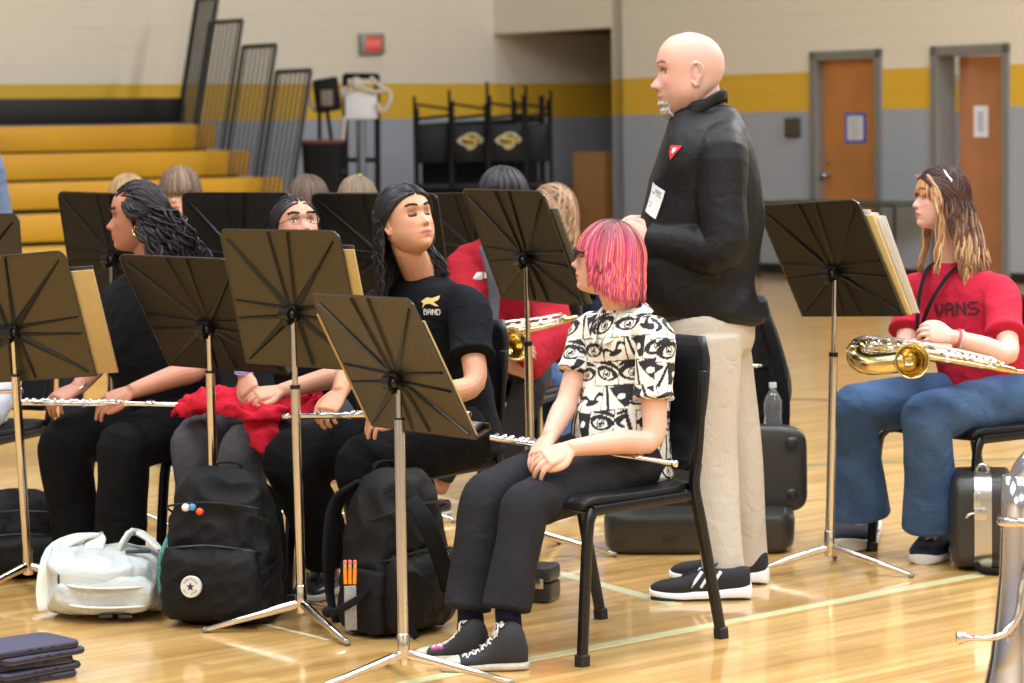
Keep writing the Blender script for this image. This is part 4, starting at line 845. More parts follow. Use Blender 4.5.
# grey reflective panel, side pocket, pencils, compression strap on the camera side
sd=1 if np.dot(F.r,A(0,-1,0))>0 else -1
b=B(); b.loft([(F(sd*.148,.02,z),F.f*.075,F.r*rr_) for z,rr_ in ((.02,.022),(.08,.036),(.16,.034),(.2,.026))],n=24,p=3,cap=.3); b3.part('side_pocket',fuse(b,.006,2,(14,.005,(1,1,1))),NY,smooth=True)
def onimg(px,py,Y): return at(px,py,Y)
Yb=b3.loc[1]-.185
b=B(); p0=at(350.5,608,Yb-.012); b.box(p0,(A(.0165,.006,0),A(.002,-.004,0)*1,A(0,-.004,.066)),.002); b3.part('reflective_panel',b,mat('grey_reflective',(142,140,136),rough=.6,bump=.5,bscale=300,var=.15,vscale=90))
t=T('pencil_bundle','three orange pencils with pink erasers poking from the backpack pocket','pencils',at(350,585,Yb))
for i,dx in enumerate((-5,0,5)):
    b=B(); q=at(350+dx*.9,584,Yb-.01); b.limb([q,at(350+dx,567,Yb-.01)],.0055,n=6,k=1,cap=0); pe=t.part('pencil',b,mat('orange_pencil',(238,140,30),rough=.4)); 
    b=B(); b.limb([at(350+dx,567.5,Yb-.01),at(350+dx,564,Yb-.01)],.0058,n=10,k=1,cap=0); t.part('ferrule',b,CH_,sub=pe)
    b=B(); b.limb([at(350+dx,564.2,Yb-.01),at(350+dx,561,Yb-.01)],.0054,n=10,k=1,cap=.6); t.part('eraser',b,mat('pink_eraser',(226,110,96),rough=.8),sub=pe)
b=B(); b.limb([at(325,612,Yb+.05),at(334,612,Yb-.01),at(350,604,Yb-.03),at(366,594,Yb-.02),at(380,585,Yb+.05)],(.011,.003),side=(0,0,1),n=10,k=4,cap=.2); b.ell(at(328,612,Yb+.02),(A(.018,0,0),A(0,.015,0),A(0,0,.018)),n=12,m=8); b3.part('compression_strap',b,WB,smooth=True)
b=B(); b.limb([at(410,500,Yb+.02),at(425,520,Yb-.01),at(438,552,Yb),at(450,590,Yb+.06)],(.026,.007),side=(1,0,0),n=12,k=4,cap=.2,p=3); b.limb([at(402,595,Yb-.02),at(405,610,Yb-.03),at(410,628,Yb-.03),at(417,638,Yb-.03)],(.011,.003),side=(1,0,0),n=10,k=3,cap=.2); b3.part('hanging_strap',b,WB,smooth=True)
# white bag lying on its back
WN=mat('off_white_nylon',(188,194,192),rough=.6,bump=.5,bscale=600,wr=.6,wscale=9)
q=G(114,609)*A(1,1,0); t=T('backpack','white backpack lying flat on the floor left of the black one','backpack',q); F=Fr(q,182,0,0); t.F=F
b=B(); b.loft([(F(x,0.05,.012+zz/2),F.f*dd_,UP*zz/2) for x,dd_,zz in ((-.165,.13,.13),(-.12,.19,.175),(.0,.22,.19),(.10,.21,.20),(.16,.17,.21),(.178,.10,.15))],n=32,p=3.4,cap=.25)
t.part('body',fuse(b,.006,2,(12,.011,(1,1,1))),WN,smooth=True)
b=B(); b.loft([(F(x,.235,.085),F.f*.035,UP*zz) for x,zz in ((-.16,.03),(-.12,.055),(.02,.06),(.10,.05),(.13,.03))],n=24,p=3,cap=.3); t.part('front_pocket',fuse(b,.006,2,(14,.006,(1,1,1))),WN,smooth=True)
b=B()
for z in (.052,.112): b.limb([F(-.150,.20,z-.0),F(-.13,.262,z),F(-.02,.282,z),F(.06,.275,z+.004),F(.1,.25,z+.01)],(.0035,.010),side=UP,n=10,k=5,cap=.2)
t.part('handle_loop',b,mat('white_webbing',(214,214,204),rough=.7),smooth=True)
b=B(); b.limb([F(.04,.1,.205),F(.06,-.02,.225),F(.1,.05,.235),F(.165,.12,.2),F(.19,.16,.1),F(.185,.19,.03)],[(.03,.008),(.034,.01),(.03,.01),(.026,.008),(.022,.007),(.018,.005)],side=F.r,n=14,k=4,cap=.2,p=3)
b.limb([F(-.04,.12,.205),F(-.06,-.02,.24),F(-.11,.0,.225),F(-.165,.06,.19)],[(.028,.008),(.03,.01),(.028,.008),(.02,.006)],side=F.f,n=14,k=4,cap=.2,p=3)
t.part('shoulder_strap',b,mat('white_webbing',(214,214,204)),smooth=True)
for x,y,z in ((-.02,.2,.185),(-.09,.16,.205),(-.12,.12,.2),(-.02,.25,.022),(-.08,.25,.02)): b=B(); b.box(F(x,y,z),(F.r*.02,F.f*.009,UP*.005),.002); t.part('buckle',b,mat('dark_buckle',(50,58,66),rough=.4))
b=B(); b.limb([F(.10,.245,.09),F(.12,.25,.12),F(.12,.25,.15),F(.105,.245,.165)],.005,n=8,k=3); t.part('side_cord',b,mat('dark_buckle',(50,58,66)))
backpack('black backpack at the far left behind the stand legs',A(*G(16,574)[:2],0),170,w=.38,d=.24,h=.27,roll=0,group=None)
# small dark case on the floor behind the pink-haired student's shins
def hardcase(label,c,az,w,d,h,name='instrument_case',cat='instrument case',p=8,z0=0):
    F=Fr(A(c[0],c[1],z0),az); t=T(name,label,cat,A(c[0],c[1],z0)); t.F=F; b=B()
    hh=h*.55
    for nm,a,e in (('base',0.004,hh-.003),('lid',hh+.003,h)):
        b=B(); b.loft([(F(0,0,a),F.r*w/2*.95,F.f*d/2*.93),(F(0,0,a+(e-a)*.2),F.r*w/2,F.f*d/2),(F(0,0,a+(e-a)*.8),F.r*w/2,F.f*d/2),(F(0,0,e),F.r*w/2*(.95 if nm=='lid' else 1),F.f*d/2*(.93 if nm=='lid' else 1))],n=40,p=p,k=2,cap=.05); t.part(nm,b,mat('case_black_shell',(36,35,34),rough=.4,bump=.3,bscale=300),smooth=AUTO)
    for x in (-.3,.3): b=B(); b.box(F(w*x,d/2+.003,hh),(F.r*.014,F.f*.004,F.u*.016),.002); t.part('latch',b,CHR)
    return t
hardcase('small black case on the floor between the student shins and the chair leg',G(532,600),200,.16,.12,.115)
# large open saxophone case
CS=mat('case_dark_shell',(44,42,38),rough=.33,bump=.3,bscale=260); q=A(.655,9.86,0); az=184; F=Fr(q,az); t=T('saxophone_case','large dark open hard case on the floor behind the standing teacher','instrument case',q)
b=B(); b.loft([(F(0,0,.006),F.r*.31,F.f*.19),(F(0,0,.03),F.r*.33,F.f*.20),(F(0,0,.11),F.r*.335,F.f*.205),(F(0,0,.135),F.r*.33,F.f*.20)],n=44,p=7,k=3,cap=.05); t.part('base',b,CS,smooth=AUTO)
b=B(); b.loft([(F(0,0,.134),F.r*.305,F.f*.175),(F(0,0,.139),F.r*.305,F.f*.175)],n=40,p=7,k=1,cap=0); t.part('lining',b,mat('black_plush',(16,16,17),rough=.95,sheen=.3))
b=B(); b.loft([(F(-.07,-.09+y,.268),F.r*.315*s_,(F.u*1+F.f*-.10)*.155*s_) for y,s_ in ((-.06,.93),(-.05,.985),(.04,1.),(.055,.97))],n=48,p=7,k=2,cap=.05); l=t.part('lid',b,CS,smooth=AUTO)
for x,z in ((-.33,.365),(-.33,.18),(.18,.365),(.18,.18)): b=B(); b.lathe([(.001,0),(.020,.0),(.022,.005),(.016,.010),(.001,.012)],F(x+.0,-.028,z),F.f,n=20); t.part('rubber_foot',b,CS,sub=l)
for x in (-.23,.1): b=B(); b.box(F(x,.205,.055),(F.r*.025,F.f*.004,F.u*.014),.003); t.part('latch',b,mat('dark_latch',(60,58,54),rough=.3,metal=.6))
# black jacket-covered bag with bottle behind the teacher
q=A(*at(757,440,10.15)[:2],0); t=GB=T('gig_bag','tall black soft bag standing upright just behind the teacher','instrument bag',q); z0=0
b=B(); pts=[(746,548,.10),(752,430,.125),(757,390,.13),(757,350,.09),(757,318,.055),(757,300,.035)]
b.loft([(at(x,y,10.15)*A(1,1,1),A(w_,0,0),A(0,.09,0)) for x,y,w_ in pts],n=28,p=2.6,cap=.4); t.part('body',fuse(b,.007,2,(8,.012,(1.5,1.5,.6))),NY,smooth=True)
b=B(); b.limb([at(765,318,10.05),at(775,350,10.04),at(784,395,10.04),at(784,435,10.04)],(.02,.006),n=10,k=4,cap=.2,p=3); t.part('strap',b,WB,smooth=True)
p=at(773,412,10.02); t=T('water_bottle','clear plastic water bottle in the side of the tall black bag','bottle',p-A(0,0,.09)); b=B(); b.lathe([(.001,0),(.03,0),(.033,.006),(.033,.06),(.030,.075),(.033,.09),(.033,.13),(.022,.155),(.012,.17),(.012,.18)],p-A(0,0,.09),UP,n=28)
t.part('body',b,mat('clear_plastic',(200,204,206),rough=.08,trans=.85),smooth=True); b=B(); b.lathe([(.014,0),(.014,.018),(.001,.019)],p+A(0,0,.088),UP,n=20); t.part('cap',b,mat('white_cap',(205,205,205),rough=.5))
b=B(); p=at(738,365,10.0); q=at(757,366,10.0); b.limb([at(768,367,10.08),q,p-A(.04,0,0)],.009,n=16,k=1,cap=.3); GB.part('instrument_stem',b,SIL); b=B(); b.limb([at(744,365.5,10.0),at(751,366,10.0)],.0165,n=20,k=1,cap=.3); GB.part('brass_collar',b,BRS)  # end of a silver and brass instrument, joined to the bag as its part
# upright case with silver band beside the saxophone player
q=A(*G(985,571)[:2],0)+A(.01,.12,0); F=Fr(q,188); t=T('saxophone_case','black hard case with a wide silver band, standing beside the red shirt player','instrument case',q)
MC=mat('case_black_shell',(36,35,34)); AL=mat('brushed_aluminium',(186,184,180),rough=.3,metal=1)
for s,nm in ((-1,'lid'),(1,'base')):
    b=B(); b.loft([(F(s*x,0,.165),F.f*.17*k_,F.u*.160*k_) for x,k_ in ((.022,1.),(.07,1.),(.088,.97),(.096,.9))],n=44,p=4.5,k=2,cap=.1); t.part(nm,b,MC,smooth=AUTO)
b=B(); b.loft([(F(x,0,.165),F.f*.173,F.u*.163) for x in (-.028,.028)],n=44,p=4.5,k=1,cap=.02); t.part('band',b,AL,smooth=AUTO)
b=B(); b.box(F(.02,.178,.235),(F.r*.012,F.f*.006,F.u*.035),.003); t.part('strike_plate',b,CHR); b=B(); b.box(F(.01,.18,.2),(F.r*.02,F.f*.008,F.u*.02),.003); b.limb([F(.02,.18,.205),F(.045,.195,.20),F(.055,.195,.19)],.005,n=8,k=3); t.part('latch',b,CHR)
b=B(); b.limb([F(.022,.178,.03),F(.0,.21,.015),F(-.06,.22,.014),F(-.09,.19,.02)],(.010,.012),n=12,k=4,cap=.4); t.part('handle',b,WB,smooth=True)
b=B(); b.limb([F(-.02,.05,.328),F(-.01,.05,.345),F(.01,.05,.345),F(.02,.05,.328)],.006,n=8,k=3); t.part('hinge_loop',b,CHR)
# tablets
def tab(i,z,dx,ang,label):
    P0=G(12,646); c=A(-1.36+dx,7.62,0); t=T('tablet_computer',label,'tablet',c+A(0,0,z),'tablets stacked on the floor'); F=Fr(c+A(0,0,z),48+ang)
    b=B(); b.loft([(F(0,0,a),F.r*.10*k_,F.f*.135*k_) for a,k_ in ((.001,.985),(.004,1),(.015,1),(.018,.985))],n=48,p=9,k=1,cap=.02); t.part('cover',b,mat('slate_purple_cover',(64,62,84),rough=.55,bump=.3,bscale=500))
    b=B(); b.loft([(F(0,0,a),F.r*.1015,F.f*.1365) for a in (.007,.011)],n=48,p=9,k=1,cap=0); t.part('edge',b,mat('dark_tablet_edge',(34,33,38),rough=.35))
    b=B()
    for y in (-.03,.0,.04): b.box(F(.101,y,.0125),(F.r*.0012,F.f*.006,F.u*.002))
    t.part('button',b,mat('black_rubber',(22,22,24)))
zz=0
for i,(dx,ang) in enumerate(((-.012,2),(-.0,-4),(-.02,5),(.012,-3),(-.004,1))):
    tab(i,.0205*i,dx,ang,['tablet in a dark cover at the very bottom of the stack','tablet second from the bottom of the stack, turned slightly','tablet in the middle of the stack of five','tablet just under the top one, sticking out to the right','slate-coloured tablet on top of the stack at lower left'][i])
# flute lying on the shelf of the stand
a_=at(148,345.5,8.72); flute('flute end poking out left of the stand before the black t-shirt',S3.P(.30,S3.bot+.045,.03),S3.P(-.30,S3.bot+.045,.03),key_up=S3.ax[1])
# ------------------------------------------------------------------ the people
def fabric(name,rgb,rough=.85,**k): return mat(name,rgb,rough=rough,bump=.35,bscale=900,spec=.15,wr=k.pop('wr',.45),wscale=k.pop('wscale',14),**k)
# ---- pink-haired student
L1=nz(A(.69,-.72,0)); F1=nz(A(-.72,-.69,0))
J=dict(pl=A(.315,8.135,.545),hl=A(.375,8.06,.53),hr=A(.235,8.19,.53),nk=at(624,312,8.14),sl=at(655,334,8.00),sr=at(590,328,8.25),
 kl=at(525,506,7.77),kr=at(484,497,7.90),al=at(507,626,7.70),ar=at(468,626,7.82),el=at(652,438,7.93),wl=at(572,448,7.80),er=at(568,400,8.16),wr=at(550,436,7.95),
 head=Head(at(606,259,8.12),(-1,.16,.10),(.05,0,1),.89),ch=at(628,392,8.16),belly=F1*.02)
J['hld']=(nz(at(541,460,7.77)-at(572,448,7.80)),nz(A(-.25,-.7,.7)),-1,(.45,.55,.4),.9); J['hrd']=(nz(at(531,464,7.86)-at(550,436,7.95)),nz(A(-.6,-.55,.5)),1,(.45,.6,.5),.9)
E_rng=np.random.RandomState(11)
def eye_pattern(v,nr):
    """black comic-style eyes, brows and mouths printed in blocks on white cotton"""
    p=v-J1['nk']; s=p@L1; f=p@F1; z=p[:,2]; useS=np.abs(nr@F1)>np.abs(nr@L1)*1.05
    u=np.where(useS,s+.013,f+3.0)+.12*z; w=z-.10*np.where(useS,s,f)
    cw,chh=.088,.070; row=np.floor(w/chh); u2=u+np.where(row%2==0,0,cw*.45); col=np.floor(u2/cw); a=(u2/cw-col)-.5; b_=(w/chh-row)-.5
    idx=(row*7919+col*104729).astype(int)
    rnd=lambda k:(np.abs(np.sin(idx*12.9898+k*78.233))*43758.5453)%1
    ang=(rnd(1)-.5)*1.1; ca,sa=np.cos(ang),np.sin(ang); x=(a*ca-b_*sa); y=(a*sa+b_*ca)*chh/cw*1.15
    k=np.zeros(len(v)); kind=rnd(2)
    # eye: almond outline, iris ring, pupil, lashes
    e=(x/.40)**2+(y/(.20+.06*rnd(3)))**2; eye=(kind<.62)
    outl=(np.abs(np.sqrt(e)-1)<.17+.14*(y>0)); r=np.hypot(x,y); iris=(r<.165)&~(np.hypot(x+.05,y-.05)<.05)&~((r>.095)&(r<.125)); lash=(y>.20)&(y<.36)&(np.abs(np.abs(x)-.12)<.03)
    brow=(np.abs(y-.40+.5*x*x)<.085*(1-np.abs(x)*.8))&(np.abs(x)<.45)
    k=np.where(eye,np.maximum.reduce([outl*1.,iris*1.,lash*.8,brow*(rnd(4)>.3)*1.]),k)
    mouth=(kind>=.62)&(kind<.8); m=(np.abs(y+.12*np.cos(x*9))<.07)|((x/.3)**2+((y+.16)/.10)**2<1)
    k=np.where(mouth,m*1.,k)
    block=(kind>=.8); bl=((x+y*.5>.02)&(np.abs(y)<.42))|(np.abs(x+.28)<.05); k=np.where(block,bl*1.*~((np.hypot(x-.2,y)<.12)),k)
    edge=((np.abs(a)>.475)&(rnd(5)>.55))|((np.abs(b_)>.47)&(rnd(6)>.6)); k=np.maximum(k,edge*.95)
    k=k[:,None]; return np.hstack([A(lin((228,224,212)))[:3]*(1-k)+A(lin((26,26,30)))[:3]*k,np.ones((len(v),1))])
J1=J
PSH=mat('printed_cotton',usecol=True,rough=.8,wr=.5,wscale=12)
def collar1(s,t):
    nk=J1['nk']; b=B()
    for sg in (-1,1):
        pts=[nk+L1*sg*.055-F1*.045+A(0,0,.016),nk+L1*sg*.078+F1*.012+A(0,0,.004),nk+L1*sg*.055+F1*.070-A(0,0,.034),nk+L1*sg*.02+F1*.105-A(0,0,.085)]
        b.limb(pts,[(.024,.004),(.026,.005),(.028,.005),(.008,.004)],side=nz(L1*sg*.7+A(0,0,-.7)),n=14,k=4,cap=.3)
    S=fuse(b,.0035,1); S.c=[eye_pattern(S.v[0],S.nrm)]; t.part('collar',S,PSH,smooth=True)
    b=B(); b.limb([nk+L1*.058-A(0,0,.0),nk+F1*.085-A(0,0,.055)+L1*.02,nk+F1*.108-A(0,0,.10)],.0018,n=6,k=5); t.part('necklace',b,CHR,smooth=True)
P1=person('student with pink and orange bobbed hair, glasses and an eye-print shirt',J,dict(skin=(216,168,146),lips=(205,110,110),brow=(120,70,60),size=.93,girth=.93,hand=.92,vox=.003,arm=1.0,
 shirt=dict(name='patterned_shirt',mat=PSH,paint=eye_pattern,vox=.0032,sleeve=.62,sr=(.060,.067),hem=.07,extra=collar1,torso=[(0,.175,.16),(.3,.168,.148),(.62,.165,.125),(.82,.19,.11),(.93,.16,.085),(1.0,.085,.07)],wr=(11,.003,(1,1,1.3))),
 pants=dict(mat=fabric('washed_black_denim',(38,38,42),var=.12,vscale=9,wr=.4),thigh=(.088,.088,.076),shin=(.074,.070,.075),cuffz=.05,wr=(9,.004,(1,1,.8))),
 shoes=[(G(529,668),G(441,671),dict(kind='converse',side=1,wid=1.05)),(G(490,661),G(414,659),dict(kind='converse',side=1,wid=1.05))]))
for a_,o_ in (('al',(508,630,7.70)),('ar',(470,624,7.82))):
    b=B(); q=at(*o_); b.limb([q+A(0,0,.06),q-A(-.006,0,.045)],[(.036),(.037)],n=18,cap=.3); P1.part('sock',b,fabric('navy_sock',(26,28,44),rough=.9),smooth=True)
pk=((206,84,130),(186,62,100),(214,120,96),(198,88,112),(222,140,106),(176,56,92),(120,56,70),(206,104,150),(196,70,96))
bob(P1,n=1100,cols=pk,hang=(.075,.115),bang=(14,.012),face=52,r=.0034,rad=(.094,.111,.126),cen=(0,-.014,.0),cap=(120,44,70),root=(70,44,50),v=.2,top=80,hangf=lambda az:random.uniform(-.012,.012)+.068+.05*float(smooth(abs(az),55,105))-.012*float(smooth(abs(az),140,170)),wave=.0025)
b=B(); h=P1.h
for sg in (-1,1):
    pts=[(sg*.012,.103,.014),(sg*.016,.103,.026),(sg*.036,.102,.029),(sg*.057,.094,.024),(sg*.059,.092,.006),(sg*.045,.099,-.012),(sg*.024,.103,-.010),(sg*.012,.103,.014)]
    b.limb([h.w(p) for p in pts],.0026,n=8,k=4,cap=.2); b.limb([h.w((sg*.058,.093,.018)),h.w((sg*.074,.05,.018)),h.w((sg*.080,.0,.014)),h.w((sg*.080,-.02,-.004))],(.0022,.0042),n=8,k=3,cap=.2)
b.limb([h.w((-.012,.103,.016)),h.w((0,.109,.020)),h.w((.012,.103,.016))],.0024,n=8,k=3)
g_=P1.part('glasses',b,mat('black_acetate',(18,18,22),rough=.15),smooth=True)
b=B()
for sg in (-1,1): b.ell(h.w((sg*.035,.100,.009)),[(A(.021,-.003*sg,0)*h.s)@h.M,(A(0,.0008,0)*h.s)@h.M,(A(0,0,.018)*h.s)@h.M],n=20,m=8)
P1.part('lens',b,mat('clear_lens',(235,235,240),rough=.03,trans=.95),sub=g_,smooth=True)
b=B()
for i in range(5): b.ell(P1.loc*0+at(433+i*2.2,648.5-i*.3,7.66),(A(.005,0,0),A(0,.005,0),A(0,0,.005)),n=10,m=6)
P1.part('shoe_beads',b,mat('purple_beads',(196,70,170),rough=.3),smooth=True)
flute('silver flute across the lap of the pink-haired student',at(491,437.5,8.06),at(677,464,7.85),key_up=(0,-.45,.9))
# ---- standing teacher
yT=8.92
J=dict(pl=at(708,318,yT),hl=at(708,335,yT-.10),hr=at(714,335,yT+.10),nk=at(706,112,yT),sl=at(722,152,yT-.19),sr=at(716,150,yT+.19),
 kl=at(713,452,yT-.09),kr=at(738,452,yT+.11),al=at(724,585,yT-.12),ar=at(748,572,yT+.15),el=at(722,250,yT-.24),wl=at(650,240,yT-.12),er=at(712,250,yT+.24),wr=at(652,226,yT+.10),
 head=Head(at(690,74,yT),(-1,-.06,-.05),(.03,0,1),1.13,wide=1.03,jaw=1.12,nose=1.05),ch=at(704,215,yT),belly=A(-.05,0,0))
J['hld']=(nz(A(-.8,.45,.25)),nz(A(-.25,-.9,.2)),1,(.6,.8,.6)); J['hrd']=(nz(A(-.85,-.3,.15)),nz(A(-.2,.5,.8)),-1,(.5,.7,.6))
def tpaint(C,L,mix,x,y,z):
    yy=L[:,1]
    goat=gauss(np.hypot(L[:,0]/1.0,(z+.092)/1.0),.026)*(yy>.055); mix(goat*1.3,(196,188,180)); 
    mix(((x<.026)&(yy>.08))*gauss(z+.047,.004)*.7,(160,150,142))
    w=np.clip(((z>-.04)&(yy<.045)&(yy>-.12)&(z>.0)|((yy<-.01)&(z>-.06)))*1.,0,1)*.28*(1-gauss(yy-.06,.04)); n=w[:,None]*(np.linalg.norm(L,axis=1)<.15)[:,None]; C[:]=C*(1-n)+A(lin((150,142,140)))*n
    jaw=((z<-.035)&(z>-.12)&(yy>-.02))*.22*gauss(z+.08,.04); mix(jaw,(150,120,110))
def tex(s,t): pass
def tshirt(s,t): pass
BT=mat('black_sports_knit',(20,20,22),rough=.5,bump=.25,bscale=900,wr=.35,wscale=10,spec=.22)
T2=person('bald man with a grey goatee standing in a black pullover and khaki trousers',J,dict(skin=(212,164,146),lips=(190,110,104),brow=(120,90,75),size=1.13,girth=1.12,neck=1.12,hand=1.0,vox=.0034,paint=tpaint,browt=.004,
 shirt=dict(name='pullover',mat=BT,vox=.006,sleeve=2,sr=(.070,.060),hem=.0,collar=.074,cz=.03,torso=[(0,.160,.145),(.2,.165,.160),(.42,.17,.160),(.62,.18,.148),(.80,.19,.125),(.92,.16,.10),(1.0,.085,.08)],wr=(5,.006,(1,1,1.4))),
 pants=dict(mat=fabric('khaki_cotton',(192,184,172),var=.03,wr=.35),straight=1,thigh=(.100,.1,.070),shin=(.08,.078,.058),cuffz=.035,wr=(5,.004,(1.2,1.2,.6))),
 shoes=[(G(752,600)+A(0,.03,0),G(650,601)+A(0,.03,0),dict(kind='runner',side=1,wid=.95)),(G(769,585)+A(0,.03,0),G(671,582)+A(0,.03,0),dict(kind='runner',side=1,wid=.95))]))
fx=T2.loc
h=T2.h; b=B()
for i in range(1100):
    u=random.gauss(0,.016); u=max(-.032,min(.032,u)); zz=random.uniform(-.117,-.070); yy=float(interp(PF,zz))-.6*abs(u)**1.3*3-.002
    p=h.w((u,yy,zz)); d_=nz(h.M[1]*.8+h.M[0]*u*12-h.M[2]*(.9+random.random()*.6)); tube_strand(b,[p,p+d_*.006,p+d_*.006+A(0,0,-.007)],.0014,lcol(random.choice(((206,200,192),(178,170,162),(226,222,216))),.08),n=4,k=2)
T2.part('beard',b,HAIR,smooth=True)
b=B()
for sg in (-1,1):
    for i in range(34):
        q=i/33; p=h.w((sg*(.014+.034*q),.092-.020*q,.034+.006*math.sin(q*2.6))); tube_strand(b,[p,p+h.M[0]*sg*.006+h.M[1]*.003,p+h.M[0]*sg*.011-h.M[2]*.001],.0018,lcol((150,116,98),.2),n=4,k=1)
T2.part('eyebrow',b,HAIR,smooth=True)
b=B(); P=lambda px,py,dY:at(px,py,yT+dY)
b.limb([P(727,99,0),P(724,94,-.075),P(706,104,-.11),P(688,118,-.085),P(679,127,-.03),P(681,124,.04)],[(.017,.004)]*6,side=(0,0,1),n=8,k=5,cap=.3); T2.part('collar_band',b,BT,sub=T2.shirt,smooth=True)
def sticker(cx,cy,Yv,w,hh,name,m,xax,yax,T_,nrm,lift=.0):
    b=B(); p=at(cx,cy,Yv); n=nz(nrm); x=nz(A(xax)); y=nz(A(yax)); b.box(p+n*lift,(x*w/2,y*hh/2,n*.001)); return T_.part(name,b,m),p+n*(lift+.0015)
def on_surface(obj,o,d):
    """first hit of a ray on a part (all parts share their thing's origin)"""
    par=obj
    off=A(0,0,0)
    while par is not None: off=off+A(*par.location); par=par.parent
    ok,loc,nrm,_=obj.ray_cast(Vector(o-off),Vector(nz(d)))
    return (A(*loc)+off,A(*nrm)) if ok else (None,None)
bpy.context.view_layer.update()
def decal(obj,T_,px,py,w,hh,name,m,tilt=0,pts=None,th=.0015,side=None,nv=10,sub=None,towards=None):
    """thin patch that follows the surface of obj, centred where the pixel ray meets it"""
    o=CC if towards is None else A(towards); d=at(px,py,9)-CC; c,n=on_surface(obj,o,d)
    if c is None: print('decal miss',name); return None
    x=nz(np.cross(UP,n)); 
    if np.dot(x,CR)<0: x=-x
    y=nz(np.cross(n,x)); y=y if y[2]>0 else -y
    ct,st=math.cos(R_(tilt)),math.sin(R_(tilt)); X=x*ct+y*st; Y=y*ct-x*st; b=B()
    polys=pts or [[(-.5,-.5),(.5,-.5),(.5,.5),(-.5,.5)]]
    for pl in polys:
        g=[]
        for (u,v) in pl:
            q=c+X*u*w+Y*v*hh; hp,hn=on_surface(obj,q+n*.08,-n); g.append((hp if hp is not None and np.linalg.norm(hp-q)<.06 else q)+n*.0025)
        g=np.array(g); b.rings([g,g+n*th])
    return T_.part(name,b,m,sub=sub,smooth=False)
TAG=mat('white_sticker',(226,226,226),rough=.6)
grid=[[(-.5+i/6,-.5+j/6),(-.5+(i+1)/6,-.5+j/6),(-.5+(i+1)/6,-.5+(j+1)/6),(-.5+i/6,-.5+(j+1)/6)] for i in range(6) for j in range(6)]
ntag=decal(T2.shirt,T2,655,201,.075,.095,'name_sticker',TAG,tilt=-20,pts=grid)
bars=[[(x0+i*.06,y),(x0+i*.06+.05,y),(x0+i*.06+.05,y+.03),(x0+i*.06,y+.03)] for x0,y,n_ in ((-.1,.36,8),(-.35,.22,4),(.05,.22,6),(-.3,-.12,3),(-.3,-.24,3),(-.1,.30,7)) for i in range(n_)]
if ntag: decal(T2.shirt,T2,655,201,.075,.095,'sticker_text',mat('grey_print',(150,150,155)),tilt=-20,pts=[[(u,v) for u,v in p] for p in bars],th=.003,sub=ntag)
e_=decal(T2.shirt,T2,674,152,.05,.055,'red_emblem',mat('red_embroidery',(190,40,52),rough=.7),tilt=-15,pts=[[(-.5,.3),(.5,.5),(.35,.1),(0,-.5),(-.35,-.1)]])
if e_: decal(T2.shirt,T2,674,152,.05,.055,'white_emblem_detail',mat('white_embroidery',(225,220,220),rough=.7),tilt=-15,pts=[[(-.15,.2),(.2,.28),(.12,.0),(-.05,-.12)]],th=.003,sub=e_)
# ---- student with closed eyes and long dark hair
L3=nz(A(.7,-.7,0)); F3=nz(A(-.7,-.7,0))
J=dict(pl=A(-.20,8.86,.545),hl=A(-.14,8.76,.53),hr=A(-.28,8.92,.53),nk=at(424,281,8.80),sl=at(468,306,8.66),sr=at(384,304,8.92),
 kl=at(362,465,8.47),kr=at(290,458,8.62),al=at(392,575,8.62),ar=at(330,572,8.80),el=at(474,383,8.50),wl=at(402,412,8.36),er=at(352,362,8.72),wr=at(340,392,8.46),
 head=Head(at(407,222,8.72),(.60,-.72,.30),(-.16,.1,1),.92,wide=1.06,jaw=1.14,nose=.8),ch=at(432,365,8.86))
J['hld']=(nz(at(368,420,8.30)-at(402,412,8.36)),nz(A(-.1,-.5,.9)),-1,(.5,.6,.4)); J['hrd']=(nz(at(322,417,8.38)-at(340,392,8.46)),nz(A(-.3,-.7,.6)),1,(.5,.9,.7))
BLK=fabric('black_cotton_tee',(17,18,23),rough=.9,wr=.55); BLP=fabric('black_trousers',(14,14,16),rough=.9,wr=.6)
def band_print(v,nr):
    C=np.tile(A(lin((28,29,35))),(len(v),1)); return C
P3=person('student with long dark hair tilting her face up with closed eyes, in a black t-shirt',J,dict(skin=(200,146,114),lips=(190,108,98),brow=(50,36,32),browt=.004,broww=.75,closed=True,size=.98,girth=1.08,hand=.95,vox=.003,
 shirt=dict(name='t_shirt',mat=BLK,sleeve=.66,sr=(.066,.078),hem=.07,collar=.066,cz=-.004,torso=[(0,.175,.145),(.3,.168,.14),(.62,.175,.135),(.82,.19,.115),(.93,.16,.085),(1.0,.08,.066)]),
 pants=dict(mat=BLP,thigh=(.108,.104,.092),shin=(.09,.088,.085),cuffz=.05,wr=(7,.005,(1,1,.8))),
 shoes=[(G(408,592),G(352,612),dict(kind='trainer')),(G(345,588),G(300,604),dict(kind='trainer'))]))
bpy.context.view_layer.update()
cat_=[[(-.5,.1),(-.2,.35),(.1,.3),(.5,.5),(.45,.2),(.2,.05),(.5,-.2),(.3,-.2),(.0,-.05),(-.25,-.1),(-.4,-.35),(-.35,-.05)]]
decal(P3.shirt,P3,430,303,.062,.05,'gold_cat_emblem',mat('gold_print',(206,178,110),rough=.6),pts=cat_)
FONT={'B':'11110 10001 11110 10001 10001 10001 11110','A':'01110 10001 10001 11111 10001 10001 10001','N':'10001 11001 10101 10101 10011 10001 10001','D':'11110 10001 10001 10001 10001 10001 11110','V':'10001 10001 10001 10001 01010 01010 00100','S':'01111 10000 10000 01110 00001 00001 11110','I':'01110 00100 00100 00100 00100 00100 01110','T':'11111 00100 00100 00100 00100 00100 00100','H':'10001 10001 10001 11111 10001 10001 10001'}
